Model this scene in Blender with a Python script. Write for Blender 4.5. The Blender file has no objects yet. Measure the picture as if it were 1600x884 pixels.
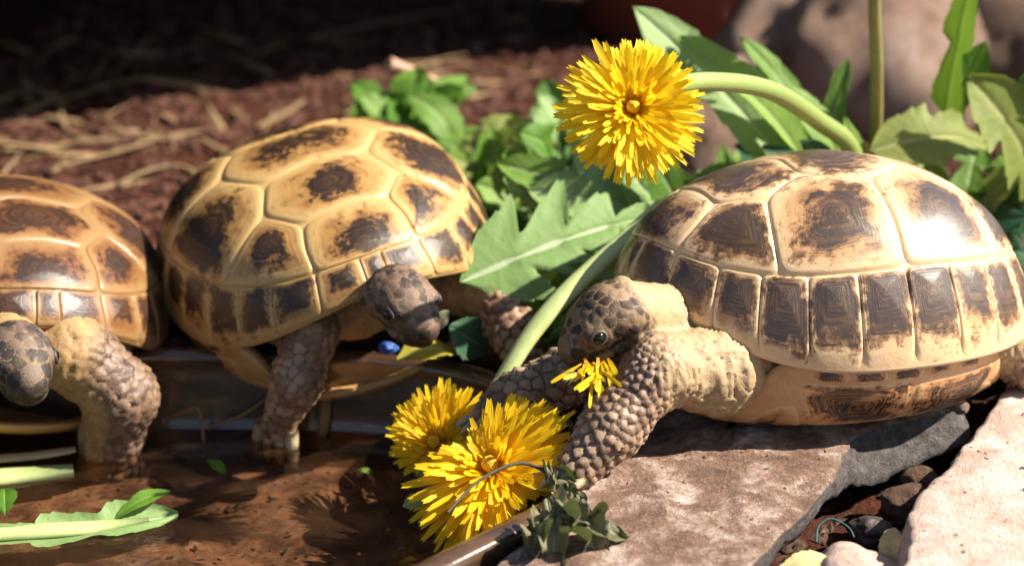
import bpy, math, random
import numpy as np
from mathutils import Vector, Matrix, noise as mnoise
from mathutils.kdtree import KDTree

# 1 Blender unit = 1 cm (a close-up of palm-sized animals)
scene = bpy.context.scene
scene.unit_settings.system = 'METRIC'
scene.unit_settings.scale_length = 0.01
COL = scene.collection
R = math.radians

# ------------------------------------------------------------------ camera
cam_data = bpy.data.cameras.new('camera')
cam = bpy.data.objects.new('camera', cam_data); COL.objects.link(cam)
cam.location = (0, 0, 26)
cam.rotation_euler = (R(70), 0, 0)
cam_data.lens = 67.2
cam_data.sensor_width = 36
cam_data.clip_start = 1
cam_data.clip_end = 5000
cam_data.dof.use_dof = True
cam_data.dof.focus_distance = 60.0
cam_data.dof.aperture_fstop = 0.085
scene.camera = cam

# ------------------------------------------------------------------ light
SUN = Vector((0.72, -0.06, 0.69)).normalized()
sun_data = bpy.data.lights.new('sun', 'SUN')
sun_data.energy = 5.0
sun_data.angle = R(0.5)
sun_data.color = (1.0, 0.92, 0.80)
sun = bpy.data.objects.new('sun', sun_data); COL.objects.link(sun)
sun.location = (40, 0, 120)
sun.rotation_euler = SUN.to_track_quat('Z', 'Y').to_euler()
world = bpy.data.worlds.new('World'); scene.world = world
world.use_nodes = True
wn = world.node_tree.nodes; wl = world.node_tree.links
bg = wn['Background']
sky = wn.new('ShaderNodeTexSky'); sky.sky_type = 'NISHITA'; sky.sun_disc = False
sky.sun_elevation = math.asin(SUN.z)
sky.sun_rotation = math.atan2(SUN.x, SUN.y)
wl.new(sky.outputs[0], bg.inputs[0]); bg.inputs[1].default_value = 0.055
scene.view_settings.view_transform = 'Standard'
scene.view_settings.look = 'None'
scene.view_settings.exposure = 1.35
scene.view_settings.gamma = 1

# ------------------------------------------------------------------ helpers
def lin(r, g, b):
    f = lambda c: (c/255/12.92) if c <= 10 else ((c/255+.055)/1.055)**2.4
    return (f(r), f(g), f(b), 1)

def mesh_np(name, V, Fs, smooth=True):
    """V (n,3) array, Fs list of quads / tris"""
    me = bpy.data.meshes.new(name)
    V = np.asarray(V, dtype=np.float32)
    if isinstance(Fs, np.ndarray):
        k = Fs.shape[1]; nl = Fs.size
        me.vertices.add(len(V)); me.vertices.foreach_set('co', V.ravel())
        me.loops.add(nl); me.loops.foreach_set('vertex_index', Fs.astype(np.int32).ravel())
        me.polygons.add(len(Fs))
        me.polygons.foreach_set('loop_start', np.arange(0, nl, k, dtype=np.int32))
        me.update(calc_edges=True)
    else:
        me.from_pydata([tuple(v) for v in V], [], Fs)
    if smooth:
        me.polygons.foreach_set('use_smooth', np.ones(len(me.polygons), dtype=bool))
    me.update()
    return me

def add_attr(me, name, arr):
    a = me.attributes.new(name, 'FLOAT', 'POINT')
    a.data.foreach_set('value', np.asarray(arr, dtype=np.float32))

def obj(name, me, mat=None, parent=None, loc=None, mat4=None):
    o = bpy.data.objects.new(name, me); COL.objects.link(o)
    if mat and not me.materials: me.materials.append(mat)
    if parent: o.parent = parent
    if loc is not None: o.location = loc
    if mat4 is not None: o.matrix_local = mat4
    return o

def tag(o, label, cat, group=None):
    o['label'] = label; o['category'] = cat
    if group: o['group'] = group
    return o

def empty(name, loc, rot=(0, 0, 0)):
    o = bpy.data.objects.new(name, None); COL.objects.link(o)
    o.location = loc; o.rotation_euler = rot; o.empty_display_size = 1
    return o

def grid_faces(nu, nv, wrap_u=False, wrap_v=False, base=0):
    """vertex (i,j) = base + i*nv + j"""
    iu = np.arange(nu if wrap_u else nu-1); jv = np.arange(nv if wrap_v else nv-1)
    I, J = np.meshgrid(iu, jv, indexing='ij')
    I2 = (I+1) % nu; J2 = (J+1) % nv
    return np.stack([base+I*nv+J, base+I2*nv+J, base+I2*nv+J2, base+I*nv+J2], -1).reshape(-1, 4)

def smoothstep(a, b, x):
    t = np.clip((x-a)/(b-a), 0, 1); return t*t*(3-2*t)

def n3(P, scale=1.0, off=0.0, octaves=1):
    """perlin noise over an (n,3) array"""
    out = np.empty(len(P))
    if octaves == 1:
        for i, p in enumerate(P): out[i] = mnoise.noise((p[0]*scale+off, p[1]*scale+off, p[2]*scale+off))
    else:
        for i, p in enumerate(P): out[i] = mnoise.fractal((p[0]*scale+off, p[1]*scale+off, p[2]*scale+off), 0.9, 2.1, octaves)
    return out

def spline(pts, n, closed=False):
    """Catmull-Rom through pts -> (n, dim) array, even in parameter"""
    P = np.asarray(pts, dtype=float); m = len(P)
    out = []
    for k in range(n):
        t = k/n*m if closed else k/(n-1)*(m-1)
        i = min(int(t), m-1 if closed else m-2); f = t-i
        g = (lambda q: P[q % m]) if closed else (lambda q: P[min(max(q, 0), m-1)])
        p0, p1, p2, p3 = g(i-1), g(i), g(i+1), g(i+2)
        out.append(.5*((2*p1)+(-p0+p2)*f+(2*p0-5*p1+4*p2-p3)*f*f+(-p0+3*p1-3*p2+p3)*f**3))
    return np.array(out)

def tube(path, radii, ns=10, flat=1.0, cap=True):
    """tube along an (n,3) path; returns V, F, along"""
    P = np.asarray(path, float); n = len(P)
    rad = np.interp(np.linspace(0, 1, n), np.linspace(0, 1, len(radii)), radii)
    T = np.gradient(P, axis=0); T /= np.linalg.norm(T, axis=1)[:, None]+1e-9
    up = np.array([0, 0, 1.]) if abs(T[0][2]) < .8 else np.array([0, 1., 0])
    V = []; u = up
    for i in range(n):
        s = np.cross(T[i], u); s /= np.linalg.norm(s); u = np.cross(s, T[i])
        for k in range(ns):
            a = 2*math.pi*k/ns
            V.append(P[i]+rad[i]*(math.cos(a)*s+math.sin(a)*flat*u))
    F = grid_faces(n, ns, wrap_v=True)
    V = np.array(V); al = np.repeat(np.linspace(0, 1, n), ns)
    if cap:
        V = np.vstack([V, P[0], P[-1]]); al = np.append(al, [0, 1])
        F = [tuple(f) for f in F]
        F += [((k+1) % ns, k, n*ns) for k in range(ns)] + [((n-1)*ns+k, (n-1)*ns+(k+1) % ns, n*ns+1) for k in range(ns)]
    return V, F, al

# ------------------------------------------------------------------ material helper
class NT:
    def __init__(s, name):
        s.m = bpy.data.materials.new(name); s.m.use_nodes = True
        s.t = s.m.node_tree; s.n = s.t.nodes; s.l = s.t.links
        s.p = s.n['Principled BSDF']; s.out = s.n['Material Output']
    def _in(s, sock, v):
        if v is None: return
        if hasattr(v, 'links') or isinstance(v, bpy.types.NodeSocket): s.l.new(v, sock)
        else:
            try: sock.default_value = v
            except Exception: sock.default_value = tuple(v)[:3]
    def node(s, typ, ins=None, **props):
        nd = s.n.new(typ)
        for k, v in props.items(): setattr(nd, k, v)
        for k, v in (ins or {}).items(): s._in(nd.inputs[k], v)
        return nd
    def coord(s): return s.node('ShaderNodeTexCoord').outputs['Object']
    def mapping(s, v, scale=(1, 1, 1), loc=(0, 0, 0)): return s.node('ShaderNodeMapping', {'Vector': v, 'Scale': scale, 'Location': loc}).outputs[0]
    def noise(s, v, scale, detail=4, rough=.55, dist=0): return s.node('ShaderNodeTexNoise', {'Vector': v, 'Scale': scale, 'Detail': detail, 'Roughness': rough, 'Distortion': dist}).outputs[0]
    def attr(s, name): return s.node('ShaderNodeAttribute', attribute_name=name).outputs['Fac']
    def math(s, op, a, b=None, c=None, clamp=False):
        nd = s.node('ShaderNodeMath', operation=op, use_clamp=clamp); s._in(nd.inputs[0], a); s._in(nd.inputs[1], b)
        if c is not None: s._in(nd.inputs[2], c)
        return nd.outputs[0]
    def step(s, x, a, b):
        return s.node('ShaderNodeMapRange', {0: x, 1: a, 2: b, 3: 0.0, 4: 1.0}, interpolation_type='SMOOTHSTEP').outputs[0]
    def mix(s, f, a, b, blend='MIX'):
        nd = s.node('ShaderNodeMix', data_type='RGBA', blend_type=blend)
        s._in(nd.inputs[0], f); s._in(nd.inputs[6], a); s._in(nd.inputs[7], b); return nd.outputs[2]
    def ramp(s, x, stops):
        nd = s.node('ShaderNodeValToRGB', {0: x}); e = nd.color_ramp.elements
        while len(e) < len(stops): e.new(.5)
        for q, (p, c) in zip(e, stops): q.position = p; q.color = c
        return nd.outputs[0]
    def bump(s, h, strength=.5, dist=.1, prev=None):
        nd = s.node('ShaderNodeBump', {'Height': h, 'Strength': strength, 'Distance': dist})
        if prev is not None: s._in(nd.inputs['Normal'], prev)
        return nd.outputs[0]
    def fin(s, color=None, rough=None, normal=None, **kw):
        s._in(s.p.inputs['Base Color'], color); s._in(s.p.inputs['Roughness'], rough); s._in(s.p.inputs['Normal'], normal)
        for k, v in kw.items(): s._in(s.p.inputs[k.replace('_', ' ')], v)
        return s.m
    def translucent(s, fac, color):
        tr = s.node('ShaderNodeBsdfTranslucent', {'Color': color})
        mx = s.node('ShaderNodeMixShader', {0: fac}); s.l.new(s.p.outputs[0], mx.inputs[1]); s.l.new(tr.outputs[0], mx.inputs[2])
        s.l.new(mx.outputs[0], s.out.inputs[0])

def c4(r, g, b): return (r, g, b, 1)

# ------------------------------------------------------------------ materials: tortoise
def shell_mat(name, tan, cream, mid, dark, thr_shift=0.0, off=0.0, rough=.33, scf=.62, lna=.75, coat=.1):
    t = NT(name); co = t.coord()
    mp = t.mapping(co, (1, 1, 1), (off, off*.7, off*1.3))
    ring = t.attr('ring'); dk = t.attr('dark'); sa = t.attr('sang')
    big = t.noise(mp, .55, 3, .55)
    cx = t.node('ShaderNodeCombineXYZ', {0: t.math('MULTIPLY', sa, 2.6), 1: t.math('MULTIPLY', ring, 2.2), 2: t.math('MULTIPLY', dk, 20.0)}).outputs[0]
    streak = t.noise(cx, 1.7, 4, .65)
    lines = t.noise(t.node('ShaderNodeCombineXYZ', {0: t.math('MULTIPLY', sa, 1.1), 1: t.math('ADD', t.math('MULTIPLY', ring, 20.0), t.math('MULTIPLY', big, 6.0)), 2: t.math('MULTIPLY', dk, 13.0)}).outputs[0], 1.0, 4, .6)
    fine = t.noise(mp, 2.6, 6, .72)
    v = t.math('ADD', ring, t.math('MULTIPLY', t.math('SUBTRACT', big, .5), 1.35))
    v = t.math('ADD', v, t.math('MULTIPLY', t.math('SUBTRACT', streak, .5), .8))
    v = t.math('ADD', v, t.math('MULTIPLY', t.math('SUBTRACT', fine, .5), 1.0))
    v = t.math('ADD', v, t.math('MULTIPLY', t.math('SUBTRACT', lines, .5), lna))
    v = t.math('SUBTRACT', v, t.math('ADD', dk, thr_shift))
    base = t.ramp(t.noise(mp, 1.1, 5, .6), [(.3, mid), (.62, tan)])
    base = t.mix(t.step(t.math('ADD', ring, t.math('MULTIPLY', t.math('SUBTRACT', fine, .5), .4)), .62, .95), base, cream)
    brown = t.mix(t.step(v, .22, -.02), base, mid)
    # dark pigment
    col = t.mix(t.step(v, .03, -.16), brown, dark)
    # paler scuffed centre rings
    scuff = t.math('MULTIPLY', t.step(t.math('ADD', t.math('MULTIPLY', lines, .6), t.math('MULTIPLY', t.noise(mp, .9, 4, .6), .4)), .47, .60), scf)
    col = t.mix(t.math('MULTIPLY', scuff, t.step(v, .1, -.3)), col, mid)
    h = t.math('ADD', t.math('MULTIPLY', lines, .8), t.math('MULTIPLY', fine, 1.0))
    nb = t.bump(h, .45, .05)
    return t.fin(col, t.math('ADD', rough, t.math('MULTIPLY', fine, .12)), nb, Specular_IOR_Level=.45, Coat_Weight=coat, Coat_Roughness=.33)

def skin_mat(name, soft, hard_a, hard_b, head_a, head_b, off=0.0):
    t = NT(name); co = t.coord(); mp = t.mapping(co, (1, 1, 1), (off, off, off))
    edge = t.attr('edge'); cell = t.attr('cell'); hard = t.attr('hard'); head = t.attr('headm'); mouth = t.attr('mouth')
    nz = t.noise(mp, 2.2, 5, .65); fn = t.noise(mp, 9.0, 4, .7)
    sc = t.mix(t.step(t.math('ADD', cell, t.math('MULTIPLY', t.math('SUBTRACT', nz, .5), .9)), .15, .85), hard_b, hard_a)
    sc = t.mix(t.step(edge, .28, .04), sc, t.mix(.55, hard_b, c4(.02, .012, .008)))
    hd_m = t.step(t.math('ADD', t.math('MULTIPLY', cell, .55), t.math('MULTIPLY', t.noise(mp, 1.7, 4, .6), .7)), .42, .78)
    hd = t.mix(hd_m, head_b, head_a)
    hd = t.mix(t.math('MULTIPLY', t.step(edge, .26, .04), .75), hd, t.mix(.35, head_b, soft))
    sf = t.mix(t.step(fn, .35, .7), t.mix(.4, soft, hard_a), soft)
    sf = t.mix(t.math('MULTIPLY', t.step(nz, .5, .72), .45), sf, hard_b)
    sf = t.mix(t.math('MULTIPLY', t.attr('crease'), .55), sf, t.mix(.5, hard_b, soft))  # creases browner: dirt, plus fold shade put into the skin colour
    sf = t.mix(t.math('MULTIPLY', t.step(edge, .30, .05), .30), sf, hard_a)
    col = t.mix(hard, sf, sc)
    col = t.mix(head, col, hd)
    col = t.mix(t.math('MULTIPLY', mouth, .85), col, c4(.012, .008, .006))
    vr = t.node('ShaderNodeTexVoronoi', {'Vector': t.mapping(mp, (1, 1, .6)), 'Scale': 9.0}, feature='DISTANCE_TO_EDGE').outputs['Distance']
    nb = t.bump(t.math('ADD', t.math('ADD', fn, t.math('MULTIPLY', nz, .7)), t.math('MULTIPLY', t.step(vr, 0, .12), .5)), .28, .05)
    rg = t.mix(hard, c4(.6, .6, .6), c4(.42, .42, .42))
    m = t.fin(col, t.math('SUBTRACT', .62, t.math('MULTIPLY', hard, .2)), nb, Subsurface_Weight=.08, Specular_IOR_Level=.4)
    t.p.inputs['Subsurface Radius'].default_value = (.3, .12, .06)
    return m

def simple(name, color, rough=.5, nscale=3, amt=.5, color2=None, bump=.3, bdist=.05, **kw):
    t = NT(name); co = t.coord(); nz = t.noise(co, nscale, 5, .65)
    c2 = color2 or tuple(c*.5 for c in color[:3])+(1,)
    col = t.mix(t.math('MULTIPLY', t.step(nz, .35, .68), amt), color, c2)
    return t.fin(col, rough, t.bump(t.noise(co, nscale*3, 5, .7), bump, bdist), **kw)

M_eye = simple('eye_black', c4(.006, .005, .005), .08, 3, 0, bump=0)
M_claw = simple('claw_horn', c4(.42, .33, .2), .4, 4, .6, c4(.2, .14, .08))

# ------------------------------------------------------------------ SDF body -> one continuous surface
def surface_nets(fn, lo, hi, h, margin=.5):
    lo = np.array(lo, float); n = (np.ceil((np.array(hi)-lo)/h).astype(int)//8+1)*8+1
    nb = (n-1)//8
    bx = [np.arange(k)*8*h+4*h+lo[i] for i, k in enumerate(nb)]
    C = np.stack(np.meshgrid(*bx, indexing='ij'), -1).reshape(-1, 3)
    d = fn(C); act = np.abs(d) < 4*h*1.75+margin
    D = np.repeat(np.repeat(np.repeat(np.where(d < 0, -9., 9.).reshape(nb), 8, 0), 8, 1), 8, 2)
    D = np.pad(D, ((0, 1),)*3, mode='edge').astype(np.float32)
    q = np.arange(9)*h
    sub = np.stack(np.meshgrid(q, q, q, indexing='ij'), -1).reshape(-1, 3)
    idx = np.argwhere(act.reshape(nb))
    for s in range(0, len(idx), 256):
        ii = idx[s:s+256]
        P = (ii*8*h+lo)[:, None, :]+sub[None]
        dv = fn(P.reshape(-1, 3)).reshape(-1, 9, 9, 9)
        for k, (a, b, c) in enumerate(ii): D[a*8:a*8+9, b*8:b*8+9, c*8:c*8+9] = dv[k]
    S = D < 0
    cs = [S[a:S.shape[0]-1+a, b:S.shape[1]-1+b, c:S.shape[2]-1+c] for a in (0, 1) for b in (0, 1) for c in (0, 1)]
    cnt = sum(x.astype(np.int8) for x in cs)
    cell = (cnt > 0) & (cnt < 8)
    ci = np.argwhere(cell); vid = -np.ones(cell.shape, np.int64); vid[cell] = np.arange(len(ci))
    acc = np.zeros((len(ci), 3)); num = np.zeros(len(ci))
    corners = [(a, b, c) for a in (0, 1) for b in (0, 1) for c in (0, 1)]
    for p in corners:
        for ax in range(3):
            if p[ax]: continue
            r = list(p); r[ax] = 1
            d0 = D[ci[:, 0]+p[0], ci[:, 1]+p[1], ci[:, 2]+p[2]]; d1 = D[ci[:, 0]+r[0], ci[:, 1]+r[1], ci[:, 2]+r[2]]
            m = (d0 < 0) != (d1 < 0); t = np.where(m, d0/(d0-d1+1e-12), 0)
            pt = np.tile(np.array(p, float), (len(ci), 1)); pt[:, ax] += t
            acc[m] += pt[m]; num += m
    V = (ci+acc/num[:, None])*h+lo
    Fs = []
    for ax in range(3):
        o1, o2 = [(1, 2), (2, 0), (0, 1)][ax]
        sl0 = [slice(None)]*3; sl1 = [slice(None)]*3; sl0[ax] = slice(0, -1); sl1[ax] = slice(1, None)
        e = S[tuple(sl0)] != S[tuple(sl1)]
        E = np.argwhere(e); E = E[(E[:, o1] > 0) & (E[:, o2] > 0) & (E[:, o1] < S.shape[o1]-1) & (E[:, o2] < S.shape[o2]-1)]
        def cellat(a, b):
            q = E.copy(); q[:, o1] -= a; q[:, o2] -= b; return vid[q[:, 0], q[:, 1], q[:, 2]]
        quad = np.stack([cellat(1, 1), cellat(0, 1), cellat(0, 0), cellat(1, 0)], -1)
        inside = S[E[:, 0], E[:, 1], E[:, 2]]
        quad[~inside] = quad[~inside][:, ::-1]
        Fs.append(quad)
    Fs = np.concatenate(Fs); Fs = Fs[(Fs >= 0).all(1)]
    return V, Fs

def smin(a, b, k):
    h = np.clip(.5+.5*(b-a)/k, 0, 1); return b*(1-h)+a*h-k*h*(1-h)

def sd_cone(P, a, b, r1, r2):
    a = np.array(a, float); b = np.array(b, float); ba = b-a
    h = np.clip(((P-a)@ba)/(ba@ba), 0, 1)
    return np.linalg.norm(P-a-h[:, None]*ba, axis=1)-(r1+(r2-r1)*h)

def sd_ell(P, c, r, M=None):
    q = P-np.array(c, float)
    if M is not None: q = q@M          # columns of M are the local axes
    r = np.array(r, float)
    k0 = np.linalg.norm(q/r, axis=1); k1 = np.linalg.norm(q/(r*r), axis=1)+1e-9
    return k0*(k0-1)/k1

def sd_torus(P, c, ax, R1, r1):
    q = P-c; h = q@ax; rad = np.linalg.norm(q-h[:, None]*ax, axis=1)
    return np.hypot(rad-R1, h*.75)-r1

def frame(d, up):
    d = np.array(d, float); d /= np.linalg.norm(d); up = np.array(up, float)
    s = np.cross(up, d); s /= np.linalg.norm(s); u = np.cross(d, s)
    return np.stack([d, s, u], 1)      # x forward, y left, z up

# ------------------------------------------------------------------ carapace
SH = dict(ax=7.35, ay=6.0, H=7.6, zr=2.6, fz=2.1)
RM = 0.775
def rim_z(phi):
    return SH['zr']+SH['fz']*np.maximum(np.cos(phi), 0)**3+.35*np.maximum(-np.cos(phi), 0)**4
def carapace(X, Y):
    """disk coordinates -> local 3-D point on the dome"""
    r = np.sqrt(X*X+Y*Y); phi = np.arctan2(Y, X)
    th = np.clip(r, 0, 1.2)*math.pi/2
    wS = np.sin(phi)**2
    rho = np.sin(th)**(1.02-.16*wS); h = np.maximum(np.cos(th), 0)**(.92-.28*wS)
    flare = 1+.035*smoothstep(.8, 1.0, r)
    rx = SH['ax']*(1-.03*np.cos(2*phi)); ry = SH['ay']*(1-.06*np.cos(phi))
    zr = rim_z(phi)
    x = rx*rho*flare*np.cos(phi); y = ry*rho*flare*np.sin(phi)
    z = zr+(SH['H']-zr)*h
    z = z+.10*np.cos(phi*2)*r*(1-r)
    return np.stack([x, y, z], -1)
def surf_normal(X, Y, f=carapace):
    e = 1e-3
    a = f(X+e, Y)-f(X-e, Y); b = f(X, Y+e)-f(X, Y-e)
    n = np.cross(a, b); return n/(np.linalg.norm(n, axis=-1)[..., None]+1e-9)

def pol(r, deg): return (r*math.cos(R(deg)), r*math.sin(R(deg)))
def scute_list():
    L = []
    def arc(a0, a1, r, n=7): return [pol(r, a0+(a1-a0)*k/n) for k in range(n+1)]
    A0 = 21; EB = 160
    V = [(.46, .20), (.30, .30), (.135, .20), (-.02, .305), (-.18, .20), (-.34, .29), (-.49, .18)]
    m = lambda p: (p[0], -p[1])
    # vertebrals
    L.append(('vertebral_scute', arc(-A0, A0, RM)+[(.58, .25), V[0], m(V[0]), (.58, -.25)]))
    L.append(('vertebral_scute', [V[0], V[1], V[2], m(V[2]), m(V[1]), m(V[0])]))
    L.append(('vertebral_scute', [V[2], V[3], V[4], m(V[4]), m(V[3]), m(V[2])]))
    L.append(('vertebral_scute', [V[4], V[5], V[6], m(V[6]), m(V[5]), m(V[4])]))
    L.append(('vertebral_scute', [m(V[6]), V[6], (-.60, .21)]+arc(EB, 360-EB, RM)+[(-.60, -.21)]))
    for s in (1, -1):
        f = (lambda p: p) if s > 0 else m
        cs = [[V[1], V[0], (.58, .25)]+arc(A0, 56, RM), [V[3], V[2], V[1]]+arc(56, 90, RM),
              [V[5], V[4], V[3]]+arc(90, 124, RM), [(-.60, .21), V[6], V[5]]+arc(124, EB, RM)]
        for c in cs: L.append(('costal_scute', [f(p) for p in c]))
    bd = [4, 21, 38, 51, 64, 77, 90, 103, 116, 130, 146, 164]
    L.append(('nuchal_scute', arc(-4, 4, RM, 2)+arc(4, -4, 1, 2)))
    for s in (1, -1):
        for a, b in zip(bd[:-1], bd[1:]):
            L.append(('marginal_scute', arc(s*a, s*b, RM, 6)+arc(s*b, s*a, 1, 6)))
    L.append(('marginal_scute', arc(164, 196, RM, 8)+arc(196, 164, 1, 8)))
    return L

def fan_mesh(name, poly, f, K=20, M=56, raise_=.035, ridge=.004, centre=None, dark=.4, sgn=1):
    P = np.array(poly, float)
    Q = np.vstack([P, P[:1]]); seg = np.linalg.norm(np.diff(Q, axis=0), axis=1); cum = np.insert(np.cumsum(seg), 0, 0)
    s = np.linspace(0, cum[-1], M, endpoint=False)
    B = np.stack([np.interp(s, cum, Q[:, 0]), np.interp(s, cum, Q[:, 1])], 1)
    # round the corners a little
    for _ in range(2): B = .5*B+.25*(np.roll(B, 1, 0)+np.roll(B, -1, 0))
    c = B.mean(0) if centre is None else np.array(centre)
    ts = np.linspace(0, 1, K)**.85
    XY = c+ts[:, None, None]*(B-c)[None]
    X, Y = XY[..., 0], XY[..., 1]
    n = surf_normal(X, Y, f)*sgn
    prof = raise_*(1-smoothstep(.90, 1.0, ts))-.05*smoothstep(.955, 1, ts)
    prof = prof+ridge*np.sin(ts*2*math.pi*6.5)*smoothstep(.2, .4, ts)*(1-smoothstep(.85, .95, ts))+.05*(1-smoothstep(0, .8, ts))
    V = f(X, Y)+n*prof[:, None, None]
    ring = np.repeat(ts, M); sang = np.tile(np.sin(np.linspace(0, 2*math.pi, M, endpoint=False))*1.0+np.cos(np.linspace(0, 2*math.pi, M, endpoint=False)*1)*.7, K)
    F = grid_faces(K, M, wrap_v=True)
    me = mesh_np(name, V.reshape(-1, 3), F)
    # outward winding
    if me.polygons[K*M//2].normal.dot(Vector(n.reshape(-1, 3)[K*M//2])) < 0: me.flip_normals()
    add_attr(me, 'ring', ring); add_attr(me, 'sang', sang); add_attr(me, 'dark', np.full(len(ring), dark))
    return me

# plastron + bridge: phi = direction, q 0..1 from the belly centre up the bridge to the rim
def plast_top(phi):
    s = np.abs(np.sin(phi))
    k = smoothstep(.62, .86, s)*np.where(np.cos(phi) > 0, 1, 1)
    return .75+(rim_z(phi)-.05-.75)*k
def plastron(X, Y):
    q = np.sqrt(X*X+Y*Y); phi = np.arctan2(Y, X)
    u = np.clip(q, 0, 1)
    side = smoothstep(.62, .86, np.abs(np.sin(phi)))
    rho = np.where(u < .6, u/.6*.80, .80+.17*np.sin((np.clip(u, .6, 1)-.6)/.4*math.pi/2))
    rho = rho*(1-.06*(1-side))
    e = plast_top(phi)
    z = .02+e*np.clip((u-.52)/.48, 0, 1)**1.6
    return np.stack([SH['ax']*.97*rho*np.cos(phi), SH['ay']*rho*np.sin(phi), z], -1)

def to_new(pose, old, new, keep=1):
    """re-express a pose given in one tortoise frame in another (planted feet and head stay where they stand)"""
    def mat(l, r): return Matrix.Translation(l) @ Matrix(((1,0,0,0),(0,1,0,0),(0,0,1,0),(0,0,0,1))) @ __import__('mathutils').Euler(r).to_matrix().to_4x4()
    M = mat(*new).inverted() @ mat(*old); M3 = M.to_3x3()
    P = lambda p: tuple(M @ Vector(p)); D = lambda d: tuple(M3 @ Vector(d))
    for lg in pose['legs']:
        lg['joints'] = [p if i < keep or lg.get('stay') else P(p) for i, p in enumerate(lg['joints'])]
        if 'front' in lg: lg['front'] = D(lg['front'])
        if 'ells' in lg: lg['ells'] = [(P(c), r) for c, r in lg['ells']]
        if lg.get('claws'): c = lg['claws']; lg['claws'] = (P(c[0]), D(c[1]), D(c[2]))+tuple(c[3:])
    h = pose['head']; h['base'] = P(h['base']); h['dir'] = D(h['dir']); h['up'] = D(h['up'])
    h['neck'] = [p if i < 1 else P(p) for i, p in enumerate(h['neck'])]
    
    h['rings'] = [(P(c), D(a), R1, r1) for c, a, R1, r1 in h.get('rings', ())]
    return pose

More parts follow.
